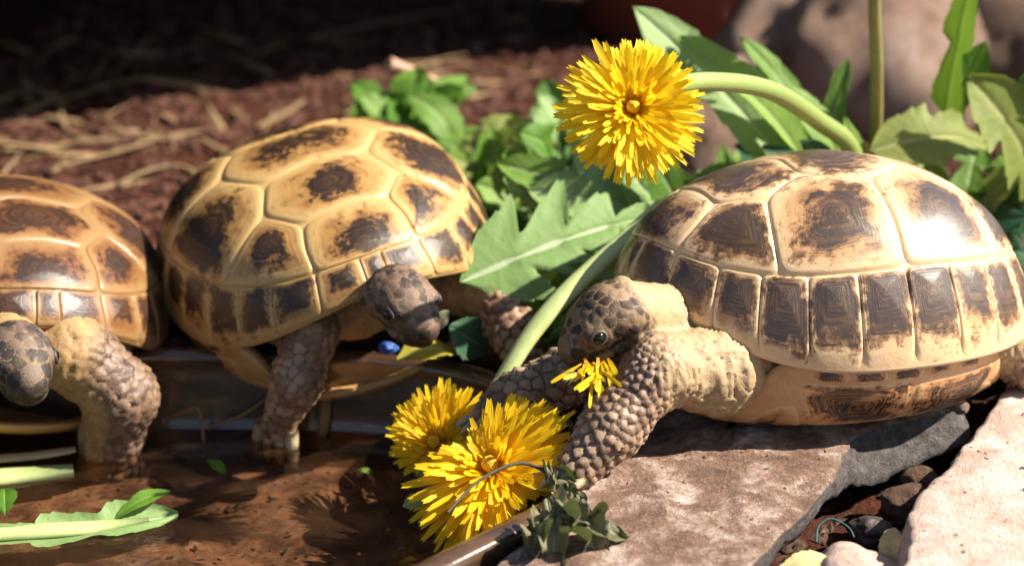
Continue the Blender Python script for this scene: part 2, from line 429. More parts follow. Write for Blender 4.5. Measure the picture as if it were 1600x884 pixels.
def build_tortoise(name, loc, rot, label, pose, mats, rng, h=.1, darks=None, dsh=0, dshm=0):
    root = empty(name, loc, rot); tag(root, label, 'tortoise')
    root.rotation_mode = 'XYZ'
    bpy.context.view_layer.update()
    # --- carapace base (the pale seams) with turned-under lip
    nr, nph = 26, 120
    r = np.linspace(.01, 1, nr); ph = np.linspace(0, 2*math.pi, nph, endpoint=False)
    Rr, Ph = np.meshgrid(r, ph, indexing='ij')
    X, Y = Rr*np.cos(Ph), Rr*np.sin(Ph)
    V = carapace(X, Y)+surf_normal(X, Y)*-.045
    lip = []
    for k, (s, dz) in enumerate(((.995, -.10), (.97, -.13), (.93, -.03), (.86, .25), (.7, .7))):
        b = V[-1].copy(); b[:, 0] *= s; b[:, 1] *= s; b[:, 2] += dz; lip.append(b)
    V = np.concatenate([V, np.array(lip)], 0)
    F = grid_faces(nr+5, nph, wrap_v=True)
    me = mesh_np('carapace', V.reshape(-1, 3), F)
    add_attr(me, 'ring', np.ones(len(me.vertices))*.97); add_attr(me, 'dark', np.zeros(len(me.vertices))-.6); add_attr(me, 'sang', np.zeros(len(me.vertices)))
    car = obj('carapace', me, mats['shell'], root)
    darks = darks or {}
    for i, (nm, poly) in enumerate(scute_list()):
        P = np.array(poly); c = P.mean(0)
        dk = darks.get(i, .60+dsh+rng.uniform(-.14, .14))
        cen = None
        cen = c+np.array([rng.uniform(-.05, .03), 0])
        if nm == 'costal_scute': cen = P.mean(0)*.84+np.array([rng.uniform(-.04, .02), 0])
        if nm == 'marginal_scute': dk = darks.get(i, .62+dshm+rng.uniform(-.10, .14)); cen = P.mean(0)*.95
        s = fan_mesh(nm, poly, carapace, K=22 if nm != 'marginal_scute' else 16, M=56, centre=cen, dark=dk,
                     raise_=.04 if nm != 'marginal_scute' else .03)
        obj(nm, s, mats['shell'], car)
    # --- plastron
    nq = 26
    Rr, Ph = np.meshgrid(np.linspace(.01, 1, nq), ph, indexing='ij'); X, Y = Rr*np.cos(Ph), Rr*np.sin(Ph)
    V = plastron(X, Y)
    inner = V[-1].copy(); inner[:, :2] *= .93; inner[:, 2] -= .05
    inner2 = V[-1].copy(); inner2[:, :2] *= .85; inner2[:, 2] = .35
    V = np.concatenate([V, inner[None], inner2[None]], 0)
    me = mesh_np('plastron', V.reshape(-1, 3), grid_faces(nq+2, nph, wrap_v=True)); me.flip_normals()
    q = np.clip(np.repeat(np.append(np.linspace(.01, 1, nq), [1, 1]), nph), 0, 1)
    add_attr(me, 'ring', np.ones(len(q))*.75); add_attr(me, 'dark', np.zeros(len(q))-.3); add_attr(me, 'sang', np.zeros(len(q)))
    pl = obj('plastron', me, mats['plast'], root)
    # bridge scutes: two large per side, a row of small ones under the rim
    def parc(a0, a1, q, n=8): return [pol(q, a0+(a1-a0)*k/n) for k in range(n+1)]
    def plf(X, Y):
        return plastron(X, Y)
    for s in (1, -1):
        for (a0, a1, q0, q1, dk) in ((58, 92, .58, .925, .78), (92, 126, .58, .925, .80), (24, 58, .35, .80, .5), (126, 158, .35, .80, .5)):
            poly = parc(s*a0, s*a1, q0)+parc(s*a1, s*a0, q1)
            me = fan_mesh('plastron_scute', poly, plf, K=14, M=48, raise_=.03, ridge=.004, dark=dk, sgn=-1, centre=pol(q0*.35+q1*.65, s*(a0+a1)/2))
            obj('plastron_scute', me, mats['plast'], pl)
        for (a0, a1) in ((62, 73), (73, 84), (84, 95), (95, 106), (106, 117)):
            poly = parc(s*a0, s*a1, .93, 4)+parc(s*a1, s*a0, .992, 4)
            me = fan_mesh('bridge_scute', poly, plf, K=8, M=28, raise_=.02, ridge=0, dark=.5+.15*rng.random(), sgn=-1)
            obj('bridge_scute', me, mats['plast'], pl)
    # --- body: one continuous skin
    prims = []                                     # (fn, k)
    cone = lambda a, b, r1, r2, k=.35: prims.append((lambda P: sd_cone(P, a, b, r1, r2), k))
    ell = lambda c, rr, M=None, k=.35: prims.append((lambda P: sd_ell(P, c, rr, M), k))
    ell((-.3, 0, 2.9), (5.9, 4.6, 2.0))
    hard_seg = []                                   # (a,b,ra) segments that carry hard scales
    feet = []
    for lg in pose['legs']:
        J = [np.array(p, float) for p in lg['joints']]; rr = lg['radii']
        for a, b, r1, r2 in zip(J[:-1], J[1:], rr[:-1], rr[1:]): cone(a, b, r1, r2, lg.get('k', .45))
        for e in lg.get('ells', []): ell(*e[:2], None, .5)
        hard_seg.append((J[lg['hard_from']:], rr[lg['hard_from']:], lg))
        feet.append((J, rr, lg))
    hp = pose['head']; b = np.array(hp['base'], float); Hf = frame(hp['dir'], hp['up']); S = hp.get('s', 1.0)
    H = lambda x, y, z: b+Hf@(np.array([x, y, z])*S)
    nk = [np.array(p, float) for p in hp['neck']]; nr_ = hp['neck_r']
    for a, c, r1, r2 in zip(nk[:-1], nk[1:], nr_[:-1], nr_[1:]): cone(a, c, r1, r2, .25)
    for (rc, rax, RR, rr2) in hp.get('rings', ()):
        rax = np.array(rax, float)/np.linalg.norm(rax); prims.append(((lambda P, c=np.array(rc), rax=rax, RR=RR, rr2=rr2: sd_torus(P, c, rax, RR, rr2)), .10))
    hs = lambda *v: tuple(x*S for x in v)
    hell = lambda c, rr, k=.25: ell(H(*c), hs(*rr), Hf, k)
    hell((.55, 0, .05), (1.25, 1.0, .93), .2)       # skull
    hell((1.45, 0, -.05), (.85, .70, .66))          # muzzle
    hell((1.95, 0, -.22), (.38, .42, .5), .2)       # beak
    hell((1.05, 0, -.62), (1.05, .72, .36), .12)    # lower jaw
    for s in (1, -1):
        hell((1.12, s*.62, .28), (.46, .30, .38), .15)   # brow / eye mound
        hell((.1, s*.75, -.15), (.55, .35, .5), .2)      # tympanum
    def sdf(P):
        d = prims[0][0](P)
        for f, k in prims[1:]: d = smin(d, f(P), k)
        return d
    pts = np.concatenate([np.array(J) for J, _, _ in feet]+[np.array(nk), np.array([H(2.4, 0, -1), H(2.4, 0, 1), H(0, 1.2, 0), H(0, -1.2, 0)])])
    lo = np.minimum(pts.min(0)-1.8, [-6.5, -5.2, .4]); hi = np.maximum(pts.max(0)+1.8, [6, 5.2, 5.2])
    if pose.get('clip_rear'): lo[0] = pose['clip_rear']
    V, F = surface_nets(sdf, lo, hi, h)
    vol = np.einsum('ij,ij->i', V[F[:, 0]]-V.mean(0), np.cross(V[F[:, 1]]-V[F[:, 0]], V[F[:, 2]]-V[F[:, 0]])).sum()
    if vol < 0: F = F[:, ::-1].copy()
    me = mesh_np('body', V, F)
    N = np.empty(len(V)*3, np.float32); me.vertices.foreach_get('normal', N); N = N.reshape(-1, 3)
    # keep the skin inside the shell where it would poke through
    # regions
    limb = np.zeros((len(V), 3)); hardw = np.zeros(len(V)); spacing = np.full(len(V), .20); amp = np.full(len(V), .016)
    for J, rr, lg in hard_seg:
        best = np.full(len(V), 1e9); u = np.zeros(len(V)); ld = np.zeros((len(V), 3))
        for k in range(len(J)-1):
            a, c = np.array(J[k]), np.array(J[k+1]); ba = c-a
            hh = np.clip(((V-a)@ba)/(ba@ba), 0, 1); dd = np.linalg.norm(V-a-hh[:, None]*ba, axis=1)-(rr[k]+(rr[k+1]-rr[k])*hh)
            m = dd < best; best[m] = dd[m]; u[m] = (k+hh[m])/(len(J)-1); ld[m] = ba/np.linalg.norm(ba)
        side = np.zeros(len(V))
        if lg.get('front') is not None:
            fd = np.array(lg['front'], float); fd /= np.linalg.norm(fd); side = N@fd
        w = smoothstep(.35, .05, best)*smoothstep(.05, .28, u+.22*side)*smoothstep(lg.get('s0', -.9), lg.get('s0', -.9)+.45, side)
        hardw = np.maximum(hardw, w); limb[w > .3] = ld[w > .3]
        sp = lg.get('sp', (.26, .36)); g = sp[0]+(sp[1]-sp[0])*u
        spacing = np.where(w > .3, g, spacing); amp = np.where(w > .3, lg.get('amp', .085), amp)
    q = (V-b)@Hf/S
    headw = smoothstep(2.15, 1.75, np.linalg.norm((q-np.array([.95, 0, 0]))*np.array([1, 1.25, 1.3]), axis=1))*smoothstep(hp.get('hx', -.2)-.15, hp.get('hx', -.2)+.15, q[:, 0])
    spacing = np.where(headw > .5, np.where(q[:, 0] > 1.55, .42, .29)*S, spacing)
    amp = np.where(headw > .5, np.where(q[:, 0] > 1.6, .010, .034), amp)
    # scale seeds by dart throwing on the vertices
    order = list(range(len(V))); rng.shuffle(order)
    grid = {}; seeds = []; gs = .5
    Vl = V.tolist(); spl = spacing.tolist()
    for i in order:
        p = Vl[i]; s = spl[i]; s2 = s*s*.85
        key = (int(p[0]/gs+500), int(p[1]/gs+500), int(p[2]/gs+500)); ok = True
        rr_ = 1
        for a in range(-rr_, rr_+1):
            for b2 in range(-rr_, rr_+1):
                for c2 in range(-rr_, rr_+1):
                    for w in grid.get((key[0]+a, key[1]+b2, key[2]+c2), ()):
                        if (w[0]-p[0])**2+(w[1]-p[1])**2+(w[2]-p[2])**2 < s2: ok = False; break
                    if not ok: break
                if not ok: break
            if not ok: break
        if ok: grid.setdefault(key, []).append(p); seeds.append(i)
    kd = KDTree(len(seeds))
    for k, i in enumerate(seeds): kd.insert(Vl[i], k)
    kd.balance()
    cellrnd = np.array([rng.random() for _ in seeds])
    edge = np.empty(len(V)); cell = np.empty(len(V)); tiltv = np.zeros(len(V))
    for i, p in enumerate(Vl):
        r2 = kd.find_n(p, 2); edge[i] = (r2[1][2]-r2[0][2])/(spl[i]+1e-6); cell[i] = cellrnd[r2[0][1]]; sc_ = r2[0][0]; lv = limb[i]; tiltv[i] = ((p[0]-sc_[0])*lv[0]+(p[1]-sc_[1])*lv[1]+(p[2]-sc_[2])*lv[2])/(spl[i]+1e-6)
    bumpv = np.where(hardw > .3, smoothstep(0, .36, edge), smoothstep(0, .62, edge))
    # wrinkles on soft skin
    wr = pose.get('wrinkle', (.9, .9, .35))
    soft = (1-hardw)*(1-headw)
    Pw = V*np.array(wr)*2.6
    soft = soft*(.15+.85*smoothstep(1.5, 2.6, np.linalg.norm(V-b, axis=1)))
    wn_ = np.array([mnoise.noise(tuple(p)) for p in Pw])
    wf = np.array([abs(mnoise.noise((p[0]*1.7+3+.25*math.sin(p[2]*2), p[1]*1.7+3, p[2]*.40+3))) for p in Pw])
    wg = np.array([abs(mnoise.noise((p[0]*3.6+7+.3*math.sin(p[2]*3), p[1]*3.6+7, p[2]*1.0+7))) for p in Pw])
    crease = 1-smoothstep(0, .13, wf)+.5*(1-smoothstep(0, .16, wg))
    disp = amp*((bumpv-.5)*(1+(.6*(cell-.5)))+.0+1.25*tiltv*hardw*smoothstep(0, .22, edge))+soft*pose.get('fold', .15)*(.6*wn_-.55*crease)
    # mouth groove
    mz = -.40+.10*(q[:, 0]-1.2)-.10*smoothstep(1.7, 2.2, q[:, 0])
    mouth = smoothstep(.11, .02, np.abs(q[:, 2]-mz))*smoothstep(.35, .6, q[:, 0])*headw
    disp -= .07*mouth
    mouth = np.maximum(mouth, .75*headw*smoothstep(1.35, 1.75, q[:, 0])*smoothstep(.35, .0, q[:, 2]))
    V2 = V+N*disp[:, None]
    me.vertices.foreach_set('co', V2.astype(np.float32).ravel()); me.update()
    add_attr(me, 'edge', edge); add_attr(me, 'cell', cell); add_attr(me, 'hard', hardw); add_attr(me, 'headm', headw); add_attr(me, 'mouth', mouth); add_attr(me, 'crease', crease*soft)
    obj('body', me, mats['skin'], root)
    # --- eyes
    for s in (1, -1):
        c = H(1.16, s*.84, .22); r = .22*S
        u, v = np.meshgrid(np.linspace(0, math.pi, 12), np.linspace(0, 2*math.pi, 18, endpoint=False), indexing='ij')
        E = np.stack([np.sin(u)*np.cos(v), np.sin(u)*np.sin(v), np.cos(u)], -1).reshape(-1, 3)*r
        e = obj('eye', mesh_np('eye', E, grid_faces(12, 18, wrap_v=True)), M_eye, root, loc=tuple(c))
        # lids: torus-like ring
        ax = Hf@np.array([.12, s*1.0, .12]); Mf = frame(ax, Hf[:, 2])
        a, t = np.meshgrid(np.linspace(0, 2*math.pi, 26, endpoint=False), np.linspace(0, 2*math.pi, 10, endpoint=False), indexing='ij')
        rad = r*1.02; tr = .065*S
        L = np.stack([tr*np.sin(t)*.9+.08*S, (rad+tr*np.cos(t))*np.cos(a), (rad*.82+tr*np.cos(t))*np.sin(a)], -1).reshape(-1, 3)
        obj('eyelid', mesh_np('eyelid', L@Mf.T, grid_faces(26, 10, True, True)), mats['lid'], root, loc=tuple(c))
    # --- claws
    for J, rr, lg in feet:
        cl = lg.get('claws')
        if not cl: continue
        base, d, spread, n, ln, rad = cl
        d = np.array(d, float); d /= np.linalg.norm(d); sp = np.array(spread, float)
        for k in range(n):
            f = (k-(n-1)/2)
            p0 = np.array(base)+sp*f; dd = d+sp*f*.25; dd /= np.linalg.norm(dd)
            l = ln*(1-.08*abs(f)); path = [p0-dd*.15, p0+dd*l*.4, p0+dd*l*.8+np.array([0, 0, -.06]), p0+dd*l+np.array([0, 0, -.14])]
            Vc, Fc, al = tube(spline(path, 8), [rad, rad*.95, rad*.7, rad*.22], 8)
            obj('claw', mesh_np('claw', Vc, Fc), M_claw, root)
    return root

# ------------------------------------------------------------------ the setting
M_soil = NT('red_soil')
def _soil():
    t = M_soil; co = t.coord()
    a = t.noise(co, .35, 6, .65); b = t.noise(co, 1.6, 6, .7); f = t.noise(co, 6, 4, .7)
    col = t.ramp(b, [(.3, c4(.022, .007, .004)), (.5, c4(.058, .018, .009)), (.72, c4(.11, .036, .019))])
    col = t.mix(t.math('MULTIPLY', t.step(a, .45, .65), .5), col, c4(.06, .022, .013))
    return t.fin(col, .95, t.bump(t.math('ADD', b, t.math('MULTIPLY', f, .5)), .9, .4), Specular_IOR_Level=.15)
_soil()
DISH = spline([(-60, 64.4), (-30, 64.4), (-12, 64.4), (-6, 64.2), (-3, 63.5), (-.7, 62.0), (.9, 59.9), (1.9, 57.5), (2.2, 55), (1.7, 52.8), (.3, 50.9), (-1.6, 48.9), (-4, 46.4), (-8, 43.5), (-14, 42), (-30, 42), (-60, 42)], 260)
def dish_inside(x, y):
    """signed: >0 inside the dish outline"""
    d = np.min(np.hypot(DISH[:, 0]-x, DISH[:, 1]-y))
    j = 0; n = len(DISH); ins = False; k = n-1
    X = DISH[:, 0]; Y = DISH[:, 1]
    for i in range(n):
        if (Y[i] > y) != (Y[k] > y) and x < (X[k]-X[i])*(y-Y[i])/(Y[k]-Y[i])+X[i]: ins = not ins
        k = i
    return d if ins else -d

def soil_z(x, y):
    z = -.45+.5*mnoise.noise((x*.13, y*.13, 1.7))+.28*mnoise.noise((x*.5, y*.5, 4))+.12*mnoise.noise((x*1.4, y*1.4, 9))
    pit = float(smoothstep(3, 7, x)*smoothstep(63, 57, y))
    z -= 2.0*pit
    if -62 < x < 4 and 40 < y < 66:
        z = min(z, -.3)-5.0*float(smoothstep(-.9, -.5, dish_inside(x, y)+.2))
    return z
def build_soil():
    xs = np.concatenate([np.linspace(-2500, -80, 12), np.linspace(-60, -30, 16), np.arange(-29.3, 32, .7), np.linspace(33, 70, 16), np.linspace(90, 2500, 12)])
    ys = np.concatenate([np.linspace(-2500, 20, 10), np.arange(30, 100, .7), np.linspace(101, 150, 40), np.linspace(165, 3500, 14)])
    V = np.array([[(x, y, soil_z(x, y)) for y in ys] for x in xs]).reshape(-1, 3)
    o = obj('soil', mesh_np('soil', V, grid_faces(len(xs), len(ys))), M_soil.m); o['kind'] = 'structure'
build_soil()

# ------------------------------------------------------------------ brown dish
def dish_mat():
    t = NT('dish_brown'); co = t.coord()
    a = t.noise(t.mapping(co, (.6, .6, 2)), .8, 6, .65); b = t.noise(co, 4, 5, .7)
    col = t.ramp(a, [(.3, c4(.02, .012, .008)), (.55, c4(.08, .042, .022)), (.75, c4(.17, .09, .045))])
    return t.fin(col, t.math('ADD', .12, t.math('MULTIPLY', b, .22)), t.bump(b, .15, .05), Coat_Weight=.6, Coat_Roughness=.08)
def floor_mat():
    t = NT('dish_floor_mud'); co = t.coord()
    a = t.noise(t.mapping(co, (.85, 1.1, 1)), .30, 6, .65, .4); b = t.noise(co, 1.1, 7, .75)
    col = t.ramp(t.math('ADD', t.math('MULTIPLY', a, .6), t.math('MULTIPLY', b, .4)), [(.36, c4(.012, .006, .004)), (.46, c4(.09, .042, .024)), (.55, c4(.24, .125, .075)), (.70, c4(.40, .24, .16))])
    col = t.mix(t.step(t.noise(co, 2.2, 2, .5), .66, .72), col, c4(.02, .01, .006))
    return t.fin(col, .6, t.bump(b, .6, .25))
M_dish = dish_mat(); M_floor = floor_mat()
def build_dish():
    root = empty('water_dish', (-15, 54, -3.7)); tag(root, 'large shallow glossy brown water dish sunk into the soil under the tortoises', 'water dish')
    P = DISH; T = np.gradient(P, axis=0); T /= np.linalg.norm(T, axis=1)[:, None]
    Nn = np.stack([T[:, 1], -T[:, 0]], 1)      # inward (outline runs clockwise)
    wob = np.array([.12*mnoise.noise((p[0]*.25, p[1]*.25, 3)) for p in P])
    def sweep(prof):
        V = []
        for (o, z) in prof: V.append(np.column_stack([P+Nn*(o+wob)[:, None] if np.ndim(o) else P+Nn*(o), np.full(len(P), z)+wob]))
        return np.array(V)
    O = np.array([-15, 54, -3.7])
    prof = [(-.35, -1.2), (-.42, -.35), (-.38, -.12), (-.22, .02), (.05, .06), (.32, .02), (.5, -.12), (.52, -.32), (.42, -.5), (.5, -.8), (.7, -2.2), (.95, -3.2), (1.3, -3.62), (1.9, -3.72)]
    V = sweep(prof)-O
    me = mesh_np('dish_wall', V.reshape(-1, 3), grid_faces(len(prof), len(P)))
    if me.polygons[len(P)*4+100].normal.z < 0: me.flip_normals()
    obj('dish_wall', me, M_dish, root)
    xs = np.linspace(-55, 2.2, 120); ys = np.linspace(42, 64.3, 60)
    G = np.array([[(x+15, y-54, .0+.10*mnoise.noise((x*.4, y*.7, 2))+.06*mnoise.noise((x*1.4, y*1.9, 5))) for y in ys] for x in xs])
    me = mesh_np('dish_floor', G.reshape(-1, 3), grid_faces(120, 60))
    obj('dish_floor', me, M_floor, root)
    # water
    t = NT('water'); co = t.coord()
    tr = t.node('ShaderNodeBsdfTransparent', {'Color': c4(.86, .78, .66)}); gl = t.node('ShaderNodeBsdfGlossy', {'Roughness': .03, 'Color': c4(1, 1, 1)})
    b = t.bump(t.math('ADD', t.noise(t.mapping(co, (1, 1.6, 1)), .5, 3, .5), t.math('MULTIPLY', t.noise(co, 3, 2, .5), .06)), .35, .25)
    t.l.new(b, gl.inputs['Normal'])
    fr = t.node('ShaderNodeFresnel', {'IOR': 1.33}); t.l.new(b, fr.inputs['Normal'])
    df = t.node('ShaderNodeBsdfDiffuse', {'Color': c4(.10, .052, .028)}); mk = t.node('ShaderNodeMixShader', {0: t.math('MULTIPLY', t.step(t.noise(t.mapping(co, (.5, 1, 1)), .4, 3, .5),   .3, .7), .2)}); t.l.new(tr.outputs[0], mk.inputs[1]); t.l.new(df.outputs[0], mk.inputs[2])
    mx = t.node('ShaderNodeMixShader', {0: fr.outputs[0]}); t.l.new(mk.outputs[0], mx.inputs[1]); t.l.new(gl.outputs[0], mx.inputs[2]); t.l.new(mx.outputs[0], t.out.inputs[0])
    inner = P+Nn*.85
    V = np.column_stack([inner, np.full(len(P), -2.78)]); n = len(P)
    me = bpy.data.meshes.new('water'); me.from_pydata([tuple(v) for v in V], [], [tuple(range(n-1, -1, -1))]); me.materials.append(t.m)
    if me.polygons[0].normal.z < 0: me.flip_normals()
    w = obj('water', me); w['kind'] = 'structure'
build_dish()

# ------------------------------------------------------------------ slabs and stones
def stone_mat(name, c1, c2, c3, scale=.6, rough=.8, edge_dark=None, bd=.25):
    t = NT(name); co = t.coord()
    a = t.noise(co, scale, 6, .65, .6); b = t.noise(co, scale*5, 6, .75); f = t.noise(co, 11, 4, .8); g = t.noise(co, 30, 2, .8)
    col = t.ramp(t.math('ADD', t.math('MULTIPLY', a, .65), t.math('MULTIPLY', b, .35)), [(.36, c1), (.5, c2), (.64, c3)])
    col = t.mix(t.math('MULTIPLY', t.step(f, .58, .70), .6), col, c3)
    col = t.mix(t.math('MULTIPLY', t.step(f, .42, .30), .6), col, c1)
    col = t.mix(t.step(t.math('ADD', t.math('MULTIPLY', g, .6), t.math('MULTIPLY', a, .4)), .60, .66), col, c4(.82, .74, .68))  # pale crystal specks, with their sun glints put into the colour
    if edge_dark:
        s = t.attr('side'); col = t.mix(t.math('MULTIPLY', s, .9), col, t.ramp(b, [(.35, edge_dark[0]), (.65, edge_dark[1])]))
    return t.fin(col, rough, t.bump(t.math('ADD', b, t.math('MULTIPLY', f, .7)), 1.0, bd), Specular_IOR_Level=.35)

def build_slab(name, top, bot, mat, label, cat, seed, hn=.10, tilt=None):
    M = 220; K = 34
    def res(P, closed=True):
        P = np.array(P, float); Q = np.vstack([P, P[:1]]); s = np.insert(np.cumsum(np.linalg.norm(np.diff(Q[:, :2], axis=0), axis=1)), 0, 0)
        return P, Q, s
    P, Q, s = res(top); B = np.array(list(bot)+[bot[0]], float)
    u = np.linspace(0, s[-1], M, endpoint=False)
    T = np.stack([np.interp(u, s, Q[:, k]) for k in range(3)], 1); Bo = np.stack([np.interp(u, s, B[:, k]) for k in range(3)], 1)
    jag = np.array([mnoise.noise((p[0]*.8, p[1]*.8, seed))*.22+mnoise.noise((p[0]*2.3, p[1]*2.3, seed+4))*.12 for p in T])
    c = T.mean(0); dirv = T-c; dirv[:, 2] = 0; dirv /= np.linalg.norm(dirv, axis=1)[:, None]
    T = T+dirv*jag[:, None]; Bo = Bo+dirv*(jag*1.2)[:, None]
    rows = []; side = []
    for t in np.linspace(.02, 1, K)**.8:
        rows.append(c+(T-c)*t-np.array([0, 0, .06*t**12])); side.append(0)
    for k, t in enumerate((.06, .2, .4, .6, .8, 1.0)):
        rows.append(T+(Bo-T)*t-np.array([0, 0, .08])+dirv*(.10*math.sin(t*math.pi))); side.append(1)
    rows.append(c+(Bo-c)*.6); side.append(1)
    V = np.array(rows).reshape(-1, 3); sd = np.repeat(side, M).astype(float)
    nz = n3(V, .45, seed, 4); nz2 = n3(V, 2.2, seed+3, 3)
    V[:, 2] += (nz*hn+nz2*hn*.35)*np.where(sd > 0, .6, 1)
    V += np.repeat(dirv[None], len(rows), 0).reshape(-1, 3)*(sd*(nz2*.14+nz*.1))[:, None]
    O = c*1.0
    me = mesh_np(name, V-O, grid_faces(len(rows), M, wrap_v=True)); 
    if me.polygons[M*5].normal.z < 0: me.flip_normals()
    add_attr(me, 'side', sd)
    return tag(obj(name, me, mat, loc=tuple(O)), label, cat)

M_slate = stone_mat('slate', c4(.11, .06, .04), c4(.29, .17, .115), c4(.74, .60, .50), .5, .62, (c4(.04, .037, .036), c4(.17, .155, .15)))
M_sand = stone_mat('pink_sandstone', c4(.50, .32, .24), c4(.70, .53, .44), c4(.84, .74, .67), .45, .85)
top = [(2.2, 54.2, 0), (1.2, 51.2, -.25), (-.4, 48.8, -.3), (-1.5, 46, -.3), (4.5, 44, -.15), (6.5, 47.6, 0), (7.61, 49.67, 0), (9.3, 52.24, 0), (10.21, 54.39, 0), (11.33, 57.4, 0), (13.25, 58.44, 0), (15.07, 58.97, 0), (15.4, 60.5, 0), (17, 64, 0), (16, 70, 0), (8, 71, 0), (3.2, 67, 0), (2.4, 60, 0)]
bot = [(2.4, 54.2, -1.6), (1.4, 51.2, -1.8), (-.3, 48.8, -1.8), (-1.5, 46, -1.8), (4.5, 44.4, -1.7), (6.5, 48.4, -1.5), (7.7, 50.7, -1.3), (9.75, 53.6, -.9), (10.6, 55.3, -1.1), (11.75, 56.4, -1.45), (13.79, 58.0, -1.4), (15.3, 58.4, -1.0), (15.8, 60.5, -1.2), (17.3, 64, -1.5), (16, 70.4, -1.6), (8, 71.3, -1.6), (3.0, 67, -1.6), (2.2, 60, -1.6)]
build_slab('slate_slab', top, bot, M_slate, 'rust brown slate slab with jagged grey edge under the biggest tortoise', 'stone slab', 3.1, .17)
top = [(10.9, 47.6, .15), (10.2, 44, .1), (26, 42, .3), (30, 58, .5), (22, 66, .4), (17.8, 61.6, .25), (15.6, 57.9, .15), (14.9, 56.4, .2), (13.9, 54.4, .25), (12.6, 52.6, .3), (11.8, 50.9, .25)]
bot = [(p[0]-.5 if i in (0, 8, 9, 10, 7, 6) else p[0], p[1], -1.9) for i, p in enumerate(top)]
build_slab('sandstone_slab', top, bot, M_sand, 'pale pink sandstone slab in glaring sun at the lower right corner', 'stone slab', 7.7, .16)

def build_rock(name, c, r, mat, label, seed, squash=.15, rot=0, cat='rock'):
    nu, nv = 48, 72
    u, v = np.meshgrid(np.linspace(.001, math.pi-.001, nu), np.linspace(0, 2*math.pi, nv, endpoint=False), indexing='ij')
    D = np.stack([np.sin(u)*np.cos(v), np.sin(u)*np.sin(v), np.cos(u)], -1).reshape(-1, 3)
    n = n3(D, 1.1, seed)*.30+n3(D, 2.6, seed+5)*.10+n3(D, 7, seed+9)*.03
    f = 1+n
    V = D*f[:, None]*np.array(r)
    m = mesh_np(name, V, grid_faces(nu, nv, wrap_v=True)); m.flip_normals() if m.polygons[nv*10].normal.dot(Vector(V[nv*10])) < 0 else None
    return tag(obj(name, m, mat, loc=c), label, cat)
M_rock = stone_mat('mauve_rock', c4(.19, .11, .075), c4(.40, .25, .18), c4(.52, .38, .30), .22, .85, bd=.5)
M_rock2 = stone_mat('brown_rock', c4(.10, .055, .035), c4(.21, .125, .08), c4(.32, .22, .16), .25, .85, bd=.5)

MARKER_TORTOISES = True
# ------------------------------------------------------------------ tortoises
CREAM = c4(.62, .46, .26)
sh3 = dict(shell=shell_mat('shell_sunlit', c4(.52, .295, .135), c4(.66, .46, .25), c4(.21, .105, .042), c4(.050, .028, .017), -.02, 1.3, .40, .42, .6, .8),
           plast=shell_mat('plastron_sunlit', c4(.58, .32, .14), c4(.62, .39, .19), c4(.42, .19, .075), c4(.03, .018, .014), -.02, 5.3),
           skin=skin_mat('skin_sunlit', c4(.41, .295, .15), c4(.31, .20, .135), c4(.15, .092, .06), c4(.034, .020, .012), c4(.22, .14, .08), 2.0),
           lid=simple('eyelid_grey', c4(.10, .07, .05), .5, 6, .6))
sh2 = dict(shell=shell_mat('shell_golden', c4(.39, .215, .066), c4(.47, .30, .115), c4(.24, .12, .035), c4(.024, .012, .006), -.0, 11.3, .36, .2, .5),
           plast=shell_mat('plastron_golden', c4(.46, .25, .09), c4(.5, .3, .12), c4(.36, .17, .06), c4(.03, .018, .014), -.2, 8.3),
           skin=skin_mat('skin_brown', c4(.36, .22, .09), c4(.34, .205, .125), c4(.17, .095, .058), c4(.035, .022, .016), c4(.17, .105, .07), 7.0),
           lid=simple('eyelid_dark', c4(.05, .035, .03), .5, 6, .6))
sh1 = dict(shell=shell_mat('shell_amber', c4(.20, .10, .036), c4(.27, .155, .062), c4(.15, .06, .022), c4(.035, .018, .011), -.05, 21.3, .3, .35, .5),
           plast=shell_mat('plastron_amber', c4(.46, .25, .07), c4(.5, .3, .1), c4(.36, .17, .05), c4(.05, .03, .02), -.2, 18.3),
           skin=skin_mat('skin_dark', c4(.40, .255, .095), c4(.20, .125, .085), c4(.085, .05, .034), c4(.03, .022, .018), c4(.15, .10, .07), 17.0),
           lid=sh2['lid'])
pose3 = dict(
    legs=[dict(joints=[(4.2, 2.9, 2.6), (6.3, 2.5, 2.35), (8.75, 2.45, 2.9), (10.5, 2.5, 1.4), (11.8, 2.5, .38)], radii=[1.5, 1.4, 1.08, .92, .72], hard_from=2, k=.5, sp=(.22, .36), amp=.075, front=(.5, .1, .75), s0=-.75,
               claws=((12.3, 2.45, .25), (.9, -.1, -.3), (-.1, .42, 0), 4, .75, .17)),
          dict(joints=[(4.8, -2.0, 2.4), (7.6, -1.6, 1.8), (9.5, -1.5, 1.45), (11.0, -1.9, .9), (11.9, -2.05, .4)], radii=[1.3, 1.0, .85, .84, .7], hard_from=1, sp=(.34, .46), amp=.11,
               front=(.3, .6, .4), s0=-1.0, claws=((12.3, -2.1, .3), (.9, -.1, -.25), (0, .4, 0), 4, .7, .16)),
          dict(joints=[(-4.2, 3.0, 2.2), (-5.8, 3.3, 1.6), (-6.4, 3.6, .5)], radii=[1.4, 1.2, .9], hard_from=1, stay=1),
          dict(joints=[(-4.2, -3.0, 2.2), (-5.8, -3.3, 1.6), (-6.4, -3.6, .5)], radii=[1.4, 1.2, .9], hard_from=1, stay=1)],
    head=dict(base=(9.15, 1.1, 4.75), dir=(.75, -.22, -.60), up=(.6, -.135, .79), s=1.08, neck=[(4.5, .2, 3.1), (6.8, .65, 3.6), (8.7, 1.02, 4.38)], neck_r=[1.35, 1.12, 1.0],
              rings=(((8.8, 1.03, 4.5), (.86, -.1, -.1), 1.0, .10),), hx=-.45),
    wrinkle=(.95, .95, .28), fold=.15)
D3 = {}
